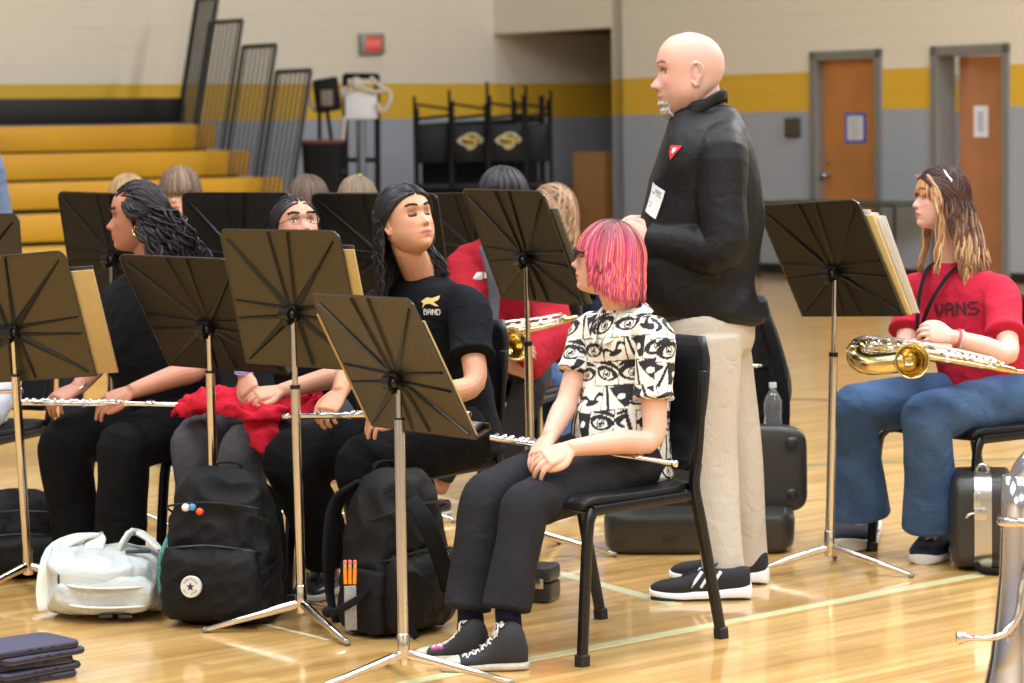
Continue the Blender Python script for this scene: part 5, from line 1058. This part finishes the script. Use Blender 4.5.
def words(txt,box=(-.5,-.5,1,1)):
    n=len(txt); out=[]; x0,y0,W_,H_=box; cw=W_/(n*6-1)
    for i,c in enumerate(txt):
        for j,row in enumerate(FONT[c].split()):
            for k_,p in enumerate(row):
                if p=='1': a=x0+(i*6+k_)*cw; b_=y0+H_*(6-j)/7; out.append([(a,b_),(a+cw*1.02,b_),(a+cw*1.02,b_+H_/7*1.02),(a,b_+H_/7*1.02)])
    return out
decal(P3.shirt,P3,432,312,.055,.018,'white_word_print',mat('white_print',(215,214,205),rough=.7),pts=words('BAND'))
b=B(); nk=J['nk']; b.limb([nk-L3*.062+A(0,0,.0),nk-L3*.045+F3*.06-A(0,0,.03),nk+F3*.112-L3*.0-A(0,0,.085),nk+L3*.045+F3*.06-A(0,0,.03),nk+L3*.062],.0016,n=6,k=6); P3.part('necklace',b,CHR,smooth=True)
def pathstrands(b,n,a,c,cols,r=.006,curl=.012,turns=3,jit=.02,taper=.2):
    """curly locks between guide paths a (root line) and c (tips)"""
    for i in range(n):
        t=random.random(); g0=[a0*(1-t)+b0*t+A(*[random.gauss(0,jit*.4) for _ in range(3)]) for a0,b0 in zip(a,c)]
        C=catmull(g0,5); ph=random.uniform(0,6.28); m=len(C); out=[]
        for j,p in enumerate(C):
            q=j/(m-1); w=curl*min(1,q*3); out.append(p+A(math.cos(ph+q*turns*6.28)*w,math.sin(ph*1.3+q*turns*6.28)*w,math.sin(ph+q*turns*6.28)*w*.6))
        tube_strand(b,out,r*random.uniform(.6,1.3),lcol(random.choice(cols),.2),k=1,tip=taper)
# long hair: strands from a centre part falling behind the ears
def longhair(T_,n,cols,L0,L1_,rad=(.084,.104,.125),cen=(0,-.006,0),wave=.004,face=62,r=.0055,part=0,cap=(24,20,20),grad=None,left=None,back=0,wl=.09,drift=None,frontmin=None,endel=(-6,6),name='hair'):
    b=B(); h=T_.h; hair_cap(b,h,lcol(cap,0))
    for i in range(n):
        az=-180+360*(i+random.random())/n
        if abs(az)<face: continue
        sgn=1 if az>0 else -1; t_=random.random(); s0=nz(A(sgn*.05+part,1.0-1.8*t_,.92)) if random.random()>.35 else nz(A(sgn*random.uniform(.05,.62),.95,.80))
        a2=az; u1=dirv(a2,random.uniform(*endel)); c=lcol(random.choice(cols),.2); hg=random.uniform(L0,L1_)
        if left and az<0: hg*=left
        k1=random.uniform(.97,1.06); tmp=B(); scalp_strand(tmp,h,s0,u1,hg,c,r=r*random.uniform(.7,1.3),rad=tuple(x*k1 for x in rad),cen=cen,wave=wave*random.uniform(.5,1.3),wl=wl,drift=(drift or (0,0,0)),n2=8)
        if grad:
            m=len(tmp.v[0]); q=np.clip((np.arange(m)/m-grad[1]+random.uniform(-.08,.08))/grad[2],0,1)[:,None]; g=A(lcol(random.choice(grad[0]),.15)); tmp.c=[tmp.c[0]*(1-q)+g*q]
        b.add(tmp.v[0],tmp.f); b.c[-1]=tmp.c[0]
    return b
dk=((30,26,28),(38,32,34),(24,22,26),(44,38,40))
b=longhair(P3,900,dk,.16,.28,rad=(.096,.110,.128),wave=.006,face=97,part=-.02); h=P3.h
for i in range(120):
    sg=random.choice((-1,1)); az=sg*random.uniform(86,104); k1=random.uniform(1.0,1.1)
    scalp_strand(b,h,nz(A(-.02+sg*.05,random.uniform(.5,1.0),.9)),dirv(az,random.uniform(-2,22)),random.uniform(.10,.26) if abs(az)>92 else .02,lcol(random.choice(dk),.3),r=.0036,rad=(.097*k1,.110*k1,.130*k1),cen=(0,-.012,0),wave=.008,n2=8)
pathstrands(b,150,[h.w((-.085,-.02,.0)),h.w((-.092,-.03,-.06)),h.w((-.10,-.02,-.12)),h.w((-.12,.0,-.19))],[h.w((-.06,-.07,.02)),h.w((-.07,-.08,-.06)),h.w((-.07,-.07,-.13)),h.w((-.08,-.05,-.2))],dk,curl=.006,turns=1.5,jit=.02,r=.0045)
P3.hair=P3.part('hair',b,HAIR,smooth=True)
flute('silver flute held by the student with closed eyes',at(470,414,8.12),at(284,416.5,8.44),key_up=(0,-.4,.9))
brows(P3,(34,26,24),th=.0022,n=80)
h=P3.h
for sg in (-1,1):
    b=B()
    for i in range(30):
        q=i/29; x=.017+.028*q; z=.004+((x-.031)/.014)**2*.0035; p=h.w((sg*x,.0800-.012*q,z)); tube_strand(b,[p-h.M[1]*.003,p+h.M[1]*.003-h.M[2]*.002,p+h.M[1]*.006-h.M[2]*.005+h.M[0]*sg*.002],.0013,lcol((26,20,20),.1),n=4,k=1)
    P3.part('eyelashes',b,HAIR,smooth=True)
# ---- curly-haired flute player
J=dict(pl=A(-1.13,9.46,.545),hl=A(-1.06,9.38,.53),hr=A(-1.22,9.53,.53),nk=at(152,272,9.40),sl=at(190,302,9.27),sr=at(120,300,9.56),
 kl=at(124,446,9.02),kr=at(62,444,9.22),al=at(120,572,9.08),ar=at(82,566,9.28),el=at(198,368,9.18),wl=at(133,391,9.06),er=at(104,356,9.46),wr=at(78,388,9.22),
 head=Head(at(138,218,9.36),(-1,-.06,-.02),(0,0,1),.95),ch=at(160,365,9.44))
J['hld']=(nz(at(88,408,9.04)-at(133,391,9.06)),nz(A(-.1,-.5,.85)),-1,(.35,.5,.3)); J['hrd']=(nz(at(50,402,9.14)-at(78,388,9.22)),nz(A(-.2,-.5,.85)),1,(.6,.8,.6))
P4=person('student in profile with dark curly hair half tied back, black t-shirt and hoop earring',J,dict(skin=(184,126,100),lips=(180,96,88),brow=(40,30,28),size=1.0,girth=1.1,hand=1.0,vox=.0034,
 shirt=dict(name='t_shirt',mat=BLK,sleeve=.62,sr=(.07,.082),hem=.07,torso=[(0,.185,.15),(.3,.18,.145),(.62,.185,.14),(.82,.195,.12),(.93,.16,.09),(1.0,.085,.07)]),
 pants=dict(mat=BLP,thigh=(.108,.10,.088),shin=(.086,.084,.084),cuffz=.03,wr=(7,.005,(1,1,.8))),
 shoes=[(G(134,588),G(92,592),dict(kind='trainer')),(G(90,582),G(48,583),dict(kind='trainer'))]))
brows(P4,(30,24,24),th=.002)
h=P4.h; b=B(); hair_cap(b,h,lcol((22,20,22),0))
for i in range(330):   # swept back over the skull to the gather point
    az=random.uniform(-170,170); s0=dirv(az*.45,random.uniform(41,80)) if abs(az)<100 else dirv(az,random.uniform(30,80))
    if i<200: xx_=random.uniform(-.75,.75); s0=nz(A(xx_,random.uniform(.1,.66-.6*abs(xx_)),random.uniform(.66,.95)))
    u1=nz(A(random.uniform(-.62,.62),-.85,random.uniform(-.2,.15))); k1=random.uniform(.98,1.07)
    scalp_strand(b,h,s0,u1,random.uniform(.0,.03),lcol(random.choice(dk),.2),r=.0055,rad=(.086*k1,.106*k1,.125*k1),cen=(0,-.006,0))
hp=lambda px,py,dy=0:at(px,py,9.36+dy)
pathstrands(b,190,[hp(150,205,-.05),hp(172,215,-.06),hp(186,232,-.05),hp(200,256,-.03)],[hp(140,232,-.09),hp(152,245,-.10),hp(168,262,-.08),hp(182,285,-.05)],dk,curl=.011,turns=2.5,jit=.03)
pathstrands(b,120,[hp(160,205,.05),hp(180,222,.05),hp(195,240,.04),hp(208,262,.02)],[hp(160,228,.0),hp(172,245,.0),hp(184,262,0),hp(196,288,0)],dk,curl=.011,turns=2.5,jit=.03)
pathstrands(b,50,[h.w((-.07,.05,.05)),h.w((-.085,.035,.02)),h.w((-.087,.015,.0)),h.w((-.088,-.01,-.01))],[h.w((-.07,.02,.08)),h.w((-.087,.0,.04)),h.w((-.09,-.03,.02)),h.w((-.09,-.05,.0))],dk,curl=.004,turns=1,jit=.008,r=.004)
P4.part('hair',b,HAIR,smooth=True)
b=B(); c=h.w((-.083,.0,-.038)); th=np.linspace(0,2*np.pi,20); b.limb([c+A(math.cos(q)*.014,math.sin(q)*.006,math.sin(q)*.016-.004) for q in th],.0022,n=8,k=1); P4.part('earring',b,mat('gold_earring',(214,180,110),rough=.2,metal=1),smooth=True)
b=B(); c=at(76,386.5,9.22); b.limb([c+A(math.cos(q)*.03,math.sin(q)*.03,math.sin(q)*.012+math.cos(q)*.008) for q in th],.004,n=8,k=1); P4.part('bracelet',b,mat('silver_bracelet',(180,182,178),rough=.3,metal=1),smooth=True)
flute('silver flute held across the lap of the curly-haired student',at(14,402.5,9.10),at(187,405,8.98),key_up=(0,-.4,.9))
# ---- student in glasses behind the tall stand, red garment on lap
J=dict(pl=A(-.65,9.37,.545),hl=A(-.59,9.28,.53),hr=A(-.73,9.44,.53),nk=at(305,280,9.34),sl=at(345,304,9.2),sr=at(268,302,9.46),
 kl=at(243,448,8.90),kr=at(195,440,9.04),al=at(232,560,8.98),ar=at(198,556,9.12),el=at(352,372,9.02),wl=at(282,391,8.92),er=at(246,345,9.30),wr=at(245,376,8.98),
 head=Head(at(296,231,9.30),(.38,-.80,.36),(-.1,.2,1),.93),ch=at(312,365,9.36))
J['hld']=(nz(at(248,396,8.88)-at(282,391,8.92)),nz(A(-.1,-.5,.85)),-1,(.5,.7,.5)); J['hrd']=(nz(at(252,400,8.88)-at(245,376,8.98)),nz(A(-.4,-.8,.2)),1,(.6,.9,.6))
def lapcloth(s,t):
    b=B(); Pz=lambda px,py,Y:at(px,py,Y)
    b.loft([(Pz(186,412,9.0),A(.05,.02,.0),A(0,-.03,.02)),(Pz(212,400,9.0),A(.08,.03,0),A(-.02,.05,.035)),(Pz(245,402,8.96),A(.10,.03,0),A(-.02,.05,.045)),(Pz(280,405,8.95),A(.08,.03,0),A(0,.05,.05)),(Pz(306,402,8.98),A(.05,.03,0),A(0,.05,.04))],n=24,cap=.6)
    b.loft([(Pz(262,408,8.86),A(.06,0,0),A(0,.04,.02)),(Pz(264,430,8.82),A(.055,0,0),A(0,.03,.01)),(Pz(266,448,8.80),A(.04,0,0),A(0,.025,.005))],n=20,cap=.5)
    b.limb([Pz(180,410,8.94),Pz(198,404,8.88),Pz(220,408,8.84),Pz(250,414,8.80),Pz(285,412,8.80)],.02,n=10,k=4)
    t.part('red_garment',fuse(b,.006,2,(14,.018,(1,1,1.5))),fabric('red_sweatshirt',(196,32,52),wr=.6),smooth=True)
P5=person('student in glasses mostly hidden behind the tall stand, red garment over grey jeans',J,dict(skin=(196,142,116),brow=(50,36,32),size=.95,girth=1.02,hand=.95,vox=.0035,
 shirt=dict(name='t_shirt',mat=BLK,sleeve=.6,sr=(.066,.075)),
 pants=dict(mat=fabric('grey_washed_denim',(78,78,84),var=.15,vscale=8,wr=.5),thigh=(.098,.092,.084),shin=(.082,.074,.06),cuffz=.04),
 shoes=[(G(250,574),G(214,584),dict(kind='trainer')),(G(212,570),G(170,578),dict(kind='trainer'))]))
lapcloth(None,P5); brows(P5,(40,30,28),th=.002)
b=longhair(P5,360,dk,.10,.22,wave=.004,face=78,part=-.02); P5.part('hair',b,HAIR,smooth=True)
h=P5.h; b=B()
for sg in (-1,1):
    b.limb([h.w((sg*(.034+.021*math.cos(q)),.098-.004*abs(math.cos(q)),.008+.018*math.sin(q))) for q in np.linspace(0,6.28,16)],.0014,n=6,k=1); b.limb([h.w((sg*.055,.094,.012)),h.w((sg*.078,.04,.012)),h.w((sg*.08,0,.01))],.0014,n=6,k=2)
b.limb([h.w((-.013,.1,.012)),h.w((0,.104,.015)),h.w((.013,.1,.012))],.0014,n=6,k=2); P5.part('glasses',b,mat('thin_metal_frame',(120,110,105),rough=.25,metal=1),smooth=True)
b=B(); c=at(244,372,8.98)
for k_,cc in ((0,0),(1,.008),(2,.016)): b.limb([c+A(math.cos(q)*.029,math.sin(q)*.029,cc+math.sin(q)*.008) for q in th],.0028,n=8,k=1)
P5.part('bracelet',b,mat('lilac_bracelet',(150,150,196),rough=.5),smooth=True)
# ---- saxophone player in the red t-shirt
L8=nz(A(.57,-.82,0)); F8=nz(A(-.82,-.57,0))
J=dict(pl=A(1.67,9.71,.545),hl=A(1.735,9.61,.53),hr=A(1.60,9.78,.53),nk=at(958,266,9.74),sl=at(1000,292,9.60),sr=at(914,290,9.88),
 kl=at(925,417,9.34),kr=at(853,408,9.56),al=at(934,530,9.44),ar=at(860,518,9.64),el=at(1008,354,9.36),wl=at(952,337,9.33),er=at(906,348,9.72),wr=at(930,350,9.46),
 head=Head(at(940,199,9.71),(-1,-.20,.06),(.02,0,1),.90,nose=.9),ch=at(975,345,9.74))
J['hld']=(nz(at(922,330,9.30)-at(952,337,9.33)),nz(A(.0,-.85,.5)),1,(.55,.9,.7)); J['hrd']=(nz(A(.75,-.6,.25)),nz(A(-.3,-.5,.8)),1,(.5,.7,.5))
JEAN=fabric('blue_denim',(64,88,122),var=.28,vscale=7,wr=.55)
P8=person('saxophone player with brown-to-blonde hair, red t-shirt and wide blue jeans',J,dict(skin=(220,174,156),lips=(206,120,116),brow=(120,80,60),size=.97,girth=1.02,hand=.92,vox=.003,iris=(80,90,90),
 shirt=dict(name='t_shirt',mat=fabric('red_cotton_tee',(178,34,56),wr=.55),sleeve=.72,sr=(.064,.076),hem=.08,collar=.066,cz=-.004,torso=[(0,.178,.145),(.3,.17,.14),(.62,.175,.135),(.82,.19,.115),(.93,.16,.085),(1.0,.08,.066)],wr=(8,.004,(1,1,1.3))),
 pants=dict(mat=JEAN,thigh=(.10,.096,.086),shin=(.086,.088,.112),cuffz=.02,wr=(8,.005,(1,1,.7))),
 shoes=[(G(951,551)+A(0,.05,0),G(922,565),dict(kind='vans',side=1,wid=1.0)),(G(868,534)+A(0,.06,0),G(848,552),dict(kind='vans',side=1,wid=1.0))]))
bpy.context.view_layer.update()
decal(P8.shirt,P8,955,309,.17,.045,'black_word_print',mat('black_print',(30,26,30),rough=.7),pts=words('VANS'),tilt=4)
b=longhair(P8,560,((62,40,38),(52,34,34),(78,50,44)),.22,.36,rad=(.088,.108,.126),wave=.011,face=80,wl=.14,drift=(.07,-.02,0),grad=(((176,140,104),(196,162,122),(140,104,78),(110,78,62)),.45,.35),part=.02)
for i in range(95):
    az=random.uniform(-62,62); scalp_strand(b,P8.h,A(az/400,.35,.95),dirv(az,17+random.uniform(-7,7)-abs(az)*.12),.004+.0003*abs(az),lcol(random.choice(((190,138,86),(176,122,74),(206,160,108),(120,80,58))),.15),r=.0034,rad=(.086,.105,.126),cen=(0,-.005,0))
brows(P8,(110,76,56),n=40,th=.0017)
h=P8.h; bl=((186,146,102),(204,168,124),(160,118,80),(130,92,66))
for sg in (-1,1):
    pathstrands(b,20 if sg<0 else 34,[h.w((sg*.045,.075,.085)),h.w((sg*.074,.048,.04)),h.w((sg*.083,.030,-.03)),h.w((sg*.080,.022,-.10)),h.w((sg*.072,.030,-.19)),h.w((sg*.08,.05,-.27))],[h.w((sg*.06,.06,.08)),h.w((sg*.084,.04,.03)),h.w((sg*.088,.03,-.04)),h.w((sg*.086,.02,-.12)),h.w((sg*.09,.02,-.20)),h.w((sg*.10,.03,-.29))],bl,curl=.007,turns=1.3,jit=.012,r=.004)
P8.part('hair',b,HAIR,smooth=True)
b=B(); b.limb([h.w((-.062,.012,.112)),h.w((-.080,-.0,.088)),h.w((-.088,-.012,.070))],(.004,.002),n=8,k=3); P8.part('hair_clip',b,CHR)
b=B(); nk=J['nk']; pts=[nk-F8*.03+L8*.07+A(0,0,.03),nk+F8*.07+L8*.062+A(0,0,.0),nk+F8*.15+L8*.035-A(0,0,.10),nk+F8*.18-L8*.0-A(0,0,.22),at(925,338,9.33)]
b.limb(pts,(.010,.0025),side=L8,n=10,k=5,cap=.2); b.limb([nk-F8*.03-L8*.07+A(0,0,.02),nk+F8*.08-L8*.06+A(0,0,.0),nk+F8*.155-L8*.03-A(0,0,.10),nk+F8*.185-L8*.01-A(0,0,.22)],(.010,.0025),side=L8,n=10,k=5,cap=.2); P8.part('neck_strap',b,WB,smooth=True)
w_=J['wl']; d_=nz(J['el']-J['wl']); 
for k_,(o_,cl,nm) in enumerate(((.018,(196,70,70),'red_bracelet'),(.030,(205,196,205),'pale_bracelet'))):
    b=B(); c=w_+d_*o_; a1=nz(np.cross(d_,UP)); a2=np.cross(d_,a1); b.limb([c+a1*math.cos(q)*.031+a2*math.sin(q)*.031 for q in th],.0035,n=8,k=1); P8.part(nm,b,mat(nm,cl,rough=.6,var=.4,vscale=200),smooth=True)
Ys=9.18
sx=sax('gold saxophone lying across the lap of the red t-shirt player',[at(1016,371,Ys+.06),at(1000,368,Ys+.04),at(965,361,Ys+.02),at(925,354,Ys+.0),at(885,349,Ys-.0),at(862,350,Ys-.01),at(857,358,Ys-.05),at(868,364,Ys-.08),at(888,363,Ys-.09),at(902,361,Ys-.09)],[.009,.013,.018,.023,.028,.031,.034,.035,.037,.038],at(912,361,Ys-.14),(.06,-1,.10),(.1,-.7,.75),rb=.054,keys=30)
b=B(); b.limb([at(1014,371,Ys+.06),at(1026,372,Ys+.07),at(1036,371,Ys+.08)],[.0085,.0075,.0065],n=14,k=4); sx.part('neck_tube',b,BRS,smooth=True); mouthpiece(sx,at(1034,371,Ys+.08),at(1050,371,Ys+.1))
b=B()
for i in range(9): 
    c=at(938+i*7.0,352+i*1.1,Ys-.055); b.lathe([(.001,0),(.008,.001),(.009,.004),(.003,.007)],c,(0.1,-.8,.6),n=16)
sx.part('pearl_key',b,mat('pearl_white',(215,212,204),rough=.2))
b=B()
for i in range(5): c=at(862+i*9,343.5+i*.4,Ys-.02); b.limb([c,c+A(.022,0,-.004)],.005,n=8,k=1); b.ell(c,(A(.009,0,0),A(0,.009,0),A(0,0,.007)),n=12,m=8)
sx.part('side_key',b,SIL,smooth=True)
# ---- player in the red hooded top
J=seat_pose(at(503,201,11.1),11.1,205,1.0)
J['nk']=at(502,240,11.12); J['pl']=A(-.02,11.2,.54); J['sl']=at(545,264,11.0); J['sr']=at(466,262,11.15)
J.update(hl=A(.07,11.12,.53),hr=A(-.12,11.2,.53),kl=at(530,385,10.72),kr=at(490,385,10.8),al=at(500,490,10.8),ar=at(440,488,10.86),er=at(466,330,10.95),wr=at(505,352,10.66),el=at(552,335,10.8),wl=at(525,372,10.66))
J['hrd']=(nz(A(.8,-.3,-.0)),nz(A(-.1,-.8,.5)),-1,(.6,.8,.6)); J['hld']=(nz(A(-.8,-.2,.5)),nz(A(.1,-.8,.4)),1,(.6,.8,.6))
HOOD=fabric('red_hoodie_fleece',(158,30,44),wr=.5)
P6=person('player in a red hooded top with short dark hair, face hidden behind a stand',J,dict(skin=(176,122,96),size=1.0,girth=1.1,vox=.0045,
 shirt=dict(name='hooded_top',mat=HOOD,sleeve=2,sr=(.078,.068),hem=.08,vox=.008,collar=.08,cz=.02),
 pants=dict(mat=fabric('charcoal_trousers',(44,44,48)),vox=.008),
 shoes=[(G(448,514),G(418,521),dict(kind='trainer')),(G(515,512),G(484,518),dict(kind='trainer'))]))
bob(P6,n=420,cols=((40,38,42),(54,50,54),(30,28,32)),hang=(0,.012),bang=(24,0),face=70,r=.006,rad=(.098,.112,.134),cap=(26,24,26),wave=.0)
b=B(); b.limb([at(484,245,10.93),at(492,275,10.90),at(494,300,10.9),at(492,325,10.88)],(.022,.004),side=(1,0,0),n=10,k=4,cap=.2,p=3); P6.part('instrument_strap',b,mat('grey_webbing',(70,74,80),rough=.8),smooth=True)
bpy.context.view_layer.update(); decal(P6.shirt,P6,486,276,.07,.03,'white_chest_print',mat('white_print',(215,214,205)),pts=[[(-.5,-.5),(-.2,-.5),(-.2,.5),(-.5,.4)],[(-.1,-.3),(.2,-.3),(.2,.4),(-.1,.5)],[(.3,-.5),(.5,-.4),(.5,.3),(.3,.3)]])
S6x=sax('gold saxophone held low by the player in the red hooded top',[at(578,317,10.5),at(560,321,10.5),at(535,327,10.52),at(508,331,10.55),at(490,336,10.55),at(484,346,10.5),at(492,354,10.46),at(505,350,10.44)],[.008,.014,.019,.025,.031,.035,.037,.040],at(514,344,10.42),(.5,-.8,.4),(.1,-.7,.75),rb=.06,keys=20)
# ---- student with long fair hair and blue jeans
J=seat_pose(at(552,213,11.8),11.8,198,.97,hf=(-1,.35,0)); J['al']=at(594,492,11.05); J['kl']=at(588,392,11.3); J['kr']=at(557,391,11.25); J['ar']=at(560,488,11.0)
P7=person('student with long fair hair and blue jeans, half hidden behind the patterned shirt',J,dict(skin=(226,186,164),vox=.0045,arms='lr',shirt=dict(name='shirt',mat=fabric('dark_navy_shirt',(34,36,48)),sleeve=2,sr=(.07,.06),vox=.008),
 pants=dict(mat=JEAN,vox=.008,thigh=(.10,.094,.084)),shoes=[(G(600,505),G(590,516),dict(kind='vans')),(G(572,504),G(552,515),dict(kind='trainer'))]))
P7.part('hair',longhair(P7,300,((150,120,92),(170,138,106),(128,100,78)),.12,.24,wave=.006,face=70),HAIR,smooth=True)
# ---- back row, mostly hidden by the stands
def backrow(px,py,Y,az,label,hair,skin=(224,178,152),shirt=(60,62,70),rad=(.09,.108,.13),fringe=(6,.012),hang=(.02,.05),cap=(60,48,38),hf=None,extra=None):
    J=seat_pose(at(px,py,Y),Y,az,.95,hf=hf); t=person(label,J,dict(skin=skin,vox=.005,brow=hair[0],shirt=dict(name='shirt',mat=fabric('shirt_%d_%d_%d'%shirt,shirt),sleeve=2,sr=(.07,.06),vox=.009),pants=dict(mat=fabric('dark_trousers',(40,42,50)),vox=.009),
      shoes=[(J['al']*A(1,1,0)-J['F']*.07,J['al']*A(1,1,0)+J['F']*.19,dict(kind='trainer')),(J['ar']*A(1,1,0)-J['F']*.07,J['ar']*A(1,1,0)+J['F']*.19,dict(kind='trainer'))]))
    bob(t,n=300,cols=hair,hang=hang,bang=fringe,face=62,r=.0075,rad=rad,cap=cap); 
    dup(chair0,(t.loc[0],t.loc[1],0),R_(-az),'black orchestra chair under the '+label.split(',')[0].split(' behind ')[0])
    if extra: extra(t)
    return t
backrow(180,194,12.9,192,'boy with a light brown fringe, half his face showing beside a stand',((112,90,72),(126,102,84),(90,72,58)),rad=(.094,.112,.134),fringe=(10,.02),shirt=(70,74,84))
backrow(128,200,13.5,200,'back-row student with short fair hair behind the dark curls',((160,130,92),(144,116,80)),shirt=(84,60,60))
backrow(309,204,12.2,170,'back-row student with brown hair behind the tall stand',((90,68,56),(76,58,48)),shirt=(50,54,66),hf=(.3,.9,0))
def yel(t):
    b=B(); h=t.h; b.limb([h.w((-.088,.03,.06)),h.w((-.06,.05,.105)),h.w((-.02,.06,.127)),h.w((.0,.06,.132))],(.008,.005),n=10,k=4); t.part('yellow_headband',b,mat('yellow_band',(226,206,60),rough=.6),smooth=True)
backrow(358,203,13.0,178,'back-row student with ash blond hair and a yellow headband',((124,104,84),(110,92,74)),shirt=(48,48,52),hf=(.2,1,0),extra=yel)
# ---- at the left edge
J=seat_pose(at(-48,250,9.75),9.75,150,.97); J['wr']=at(2,392,9.3); J['er']=at(-8,380,9.6); J['wl']=at(-20,396,9.3)
J=seat_pose(at(-52,232,9.9),9.9,200,.97); J['er']=J['sr']+A(-.05,-.05,-.26)
J['el']=at(0,378,9.62); J['wl']=at(-16,420,9.42)
PE=person('partly visible person at the left edge in a pale grey sleeve',J,dict(skin=(222,176,150),vox=.005,shirt=dict(name='jacket',mat=fabric('pale_grey_satin',(186,188,196),rough=.6),sleeve=2,sr=(.08,.075),vox=.008),pants=dict(mat=BLP,vox=.009),
   shoes=[(J['al']*A(1,1,0)-J['F']*.07,J['al']*A(1,1,0)+J['F']*.19,dict(kind='trainer')),(J['ar']*A(1,1,0)-J['F']*.07,J['ar']*A(1,1,0)+J['F']*.19,dict(kind='trainer'))]))
dup(chair0,(J['pl'][0],J['pl'][1]+.02,0),R_(-200),'black orchestra chair under the person at the left edge in a pale sleeve')
flute('silver flute tip showing at the far left edge of the row',at(-110,394,9.35),at(22,390.5,9.2),key_up=(0,-.3,.9))
x0,_,z0=at(-53,150,12.6); Y0=12.6; sh=1.42
J=dict(head=Head(A(x0,Y0,1.62),(.3,-.9,0),(0,0,1),1.0),nk=A(x0,Y0,1.47),pl=A(x0,Y0,.95),sl=A(x0+.18,Y0-.03,1.39),sr=A(x0-.18,Y0+.03,1.39),hl=A(x0+.09,Y0,.92),hr=A(x0-.09,Y0,.92),kl=A(x0+.1,Y0-.03,.5),kr=A(x0-.1,Y0,.5),al=A(x0+.1,Y0,.09),ar=A(x0-.1,Y0,.09),el=A(x0+.22,Y0,1.12),er=A(x0-.22,Y0,1.12),wl=A(x0+.17,Y0-.12,.9),wr=A(x0-.2,Y0-.1,.9),hld=(A(0,-.2,-1),A(1,0,0),-1),hrd=(A(0,-.2,-1),A(-1,0,0),1))
PS=person('standing person at the left edge in a blue-grey shirt, only a sleeve showing',J,dict(skin=(222,176,150),vox=.005,shirt=dict(name='shirt',mat=fabric('blue_grey_shirt',(98,112,138)),sleeve=2,sr=(.07,.06),vox=.009),pants=dict(mat=BLP,straight=1,vox=.009),
   shoes=[(A(x0+.1,Y0+.07,0),A(x0+.1,Y0-.19,0),dict(kind='trainer')),(A(x0-.1,Y0+.07,0),A(x0-.1,Y0-.19,0),dict(kind='trainer'))]))
for q_ in (PE,PS): bob(q_,n=340,cols=((60,44,36),(74,54,44),(50,38,32)),hang=(0,.02),bang=(26,0),face=68,r=.006,rad=(.092,.108,.131),cap=(40,30,26))
# ------------------------------------------------------------------ lights and camera
def area(x,y,z,sx,sy,e,col=(.93,.965,1)):
    l=bpy.data.lights.new('gym_lamp','AREA'); l.shape='RECTANGLE'; l.size=sx; l.size_y=sy; l.energy=e; l.color=col; o=bpy.data.objects.new('gym_lamp',l); COL.objects.link(o); o.location=(x,y,z); return o
for x in (-4,1.5,7):
    for y in (-1,5,10.5): area(x,y,8.2,3,2,385)
for x,y,e in ((8.5,16,900),(1,16.5,50),(-4,17,70),(9.2,20.5,1700)): area(x,y,8.2,2,1.2,e)
w=bpy.data.worlds.new('gym_air'); SC.world=w; w.use_nodes=True; bg=w.node_tree.nodes['Background']; bg.inputs[0].default_value=(.95,.97,1,1); bg.inputs[1].default_value=.40
cam=bpy.data.cameras.new('camera'); co=bpy.data.objects.new('camera',cam); COL.objects.link(co); SC.camera=co
cam.sensor_width=22.3; cam.sensor_fit='HORIZONTAL'; cam.lens=FPX/1024*22.3; cam.clip_end=100
Mx=np.array([CR,CU,-_fw]).T; co.matrix_world=Matrix([[*Mx[0],CC[0]],[*Mx[1],CC[1]],[*Mx[2],CC[2]],[0,0,0,1]])
cam.dof.use_dof=True; cam.dof.focus_distance=7.9; cam.dof.aperture_fstop=3.2
SC.view_settings.view_transform='Standard'; SC.view_settings.look='None'; SC.view_settings.gamma=1; SC.view_settings.exposure=.12; SC.view_settings.use_curve_mapping=False
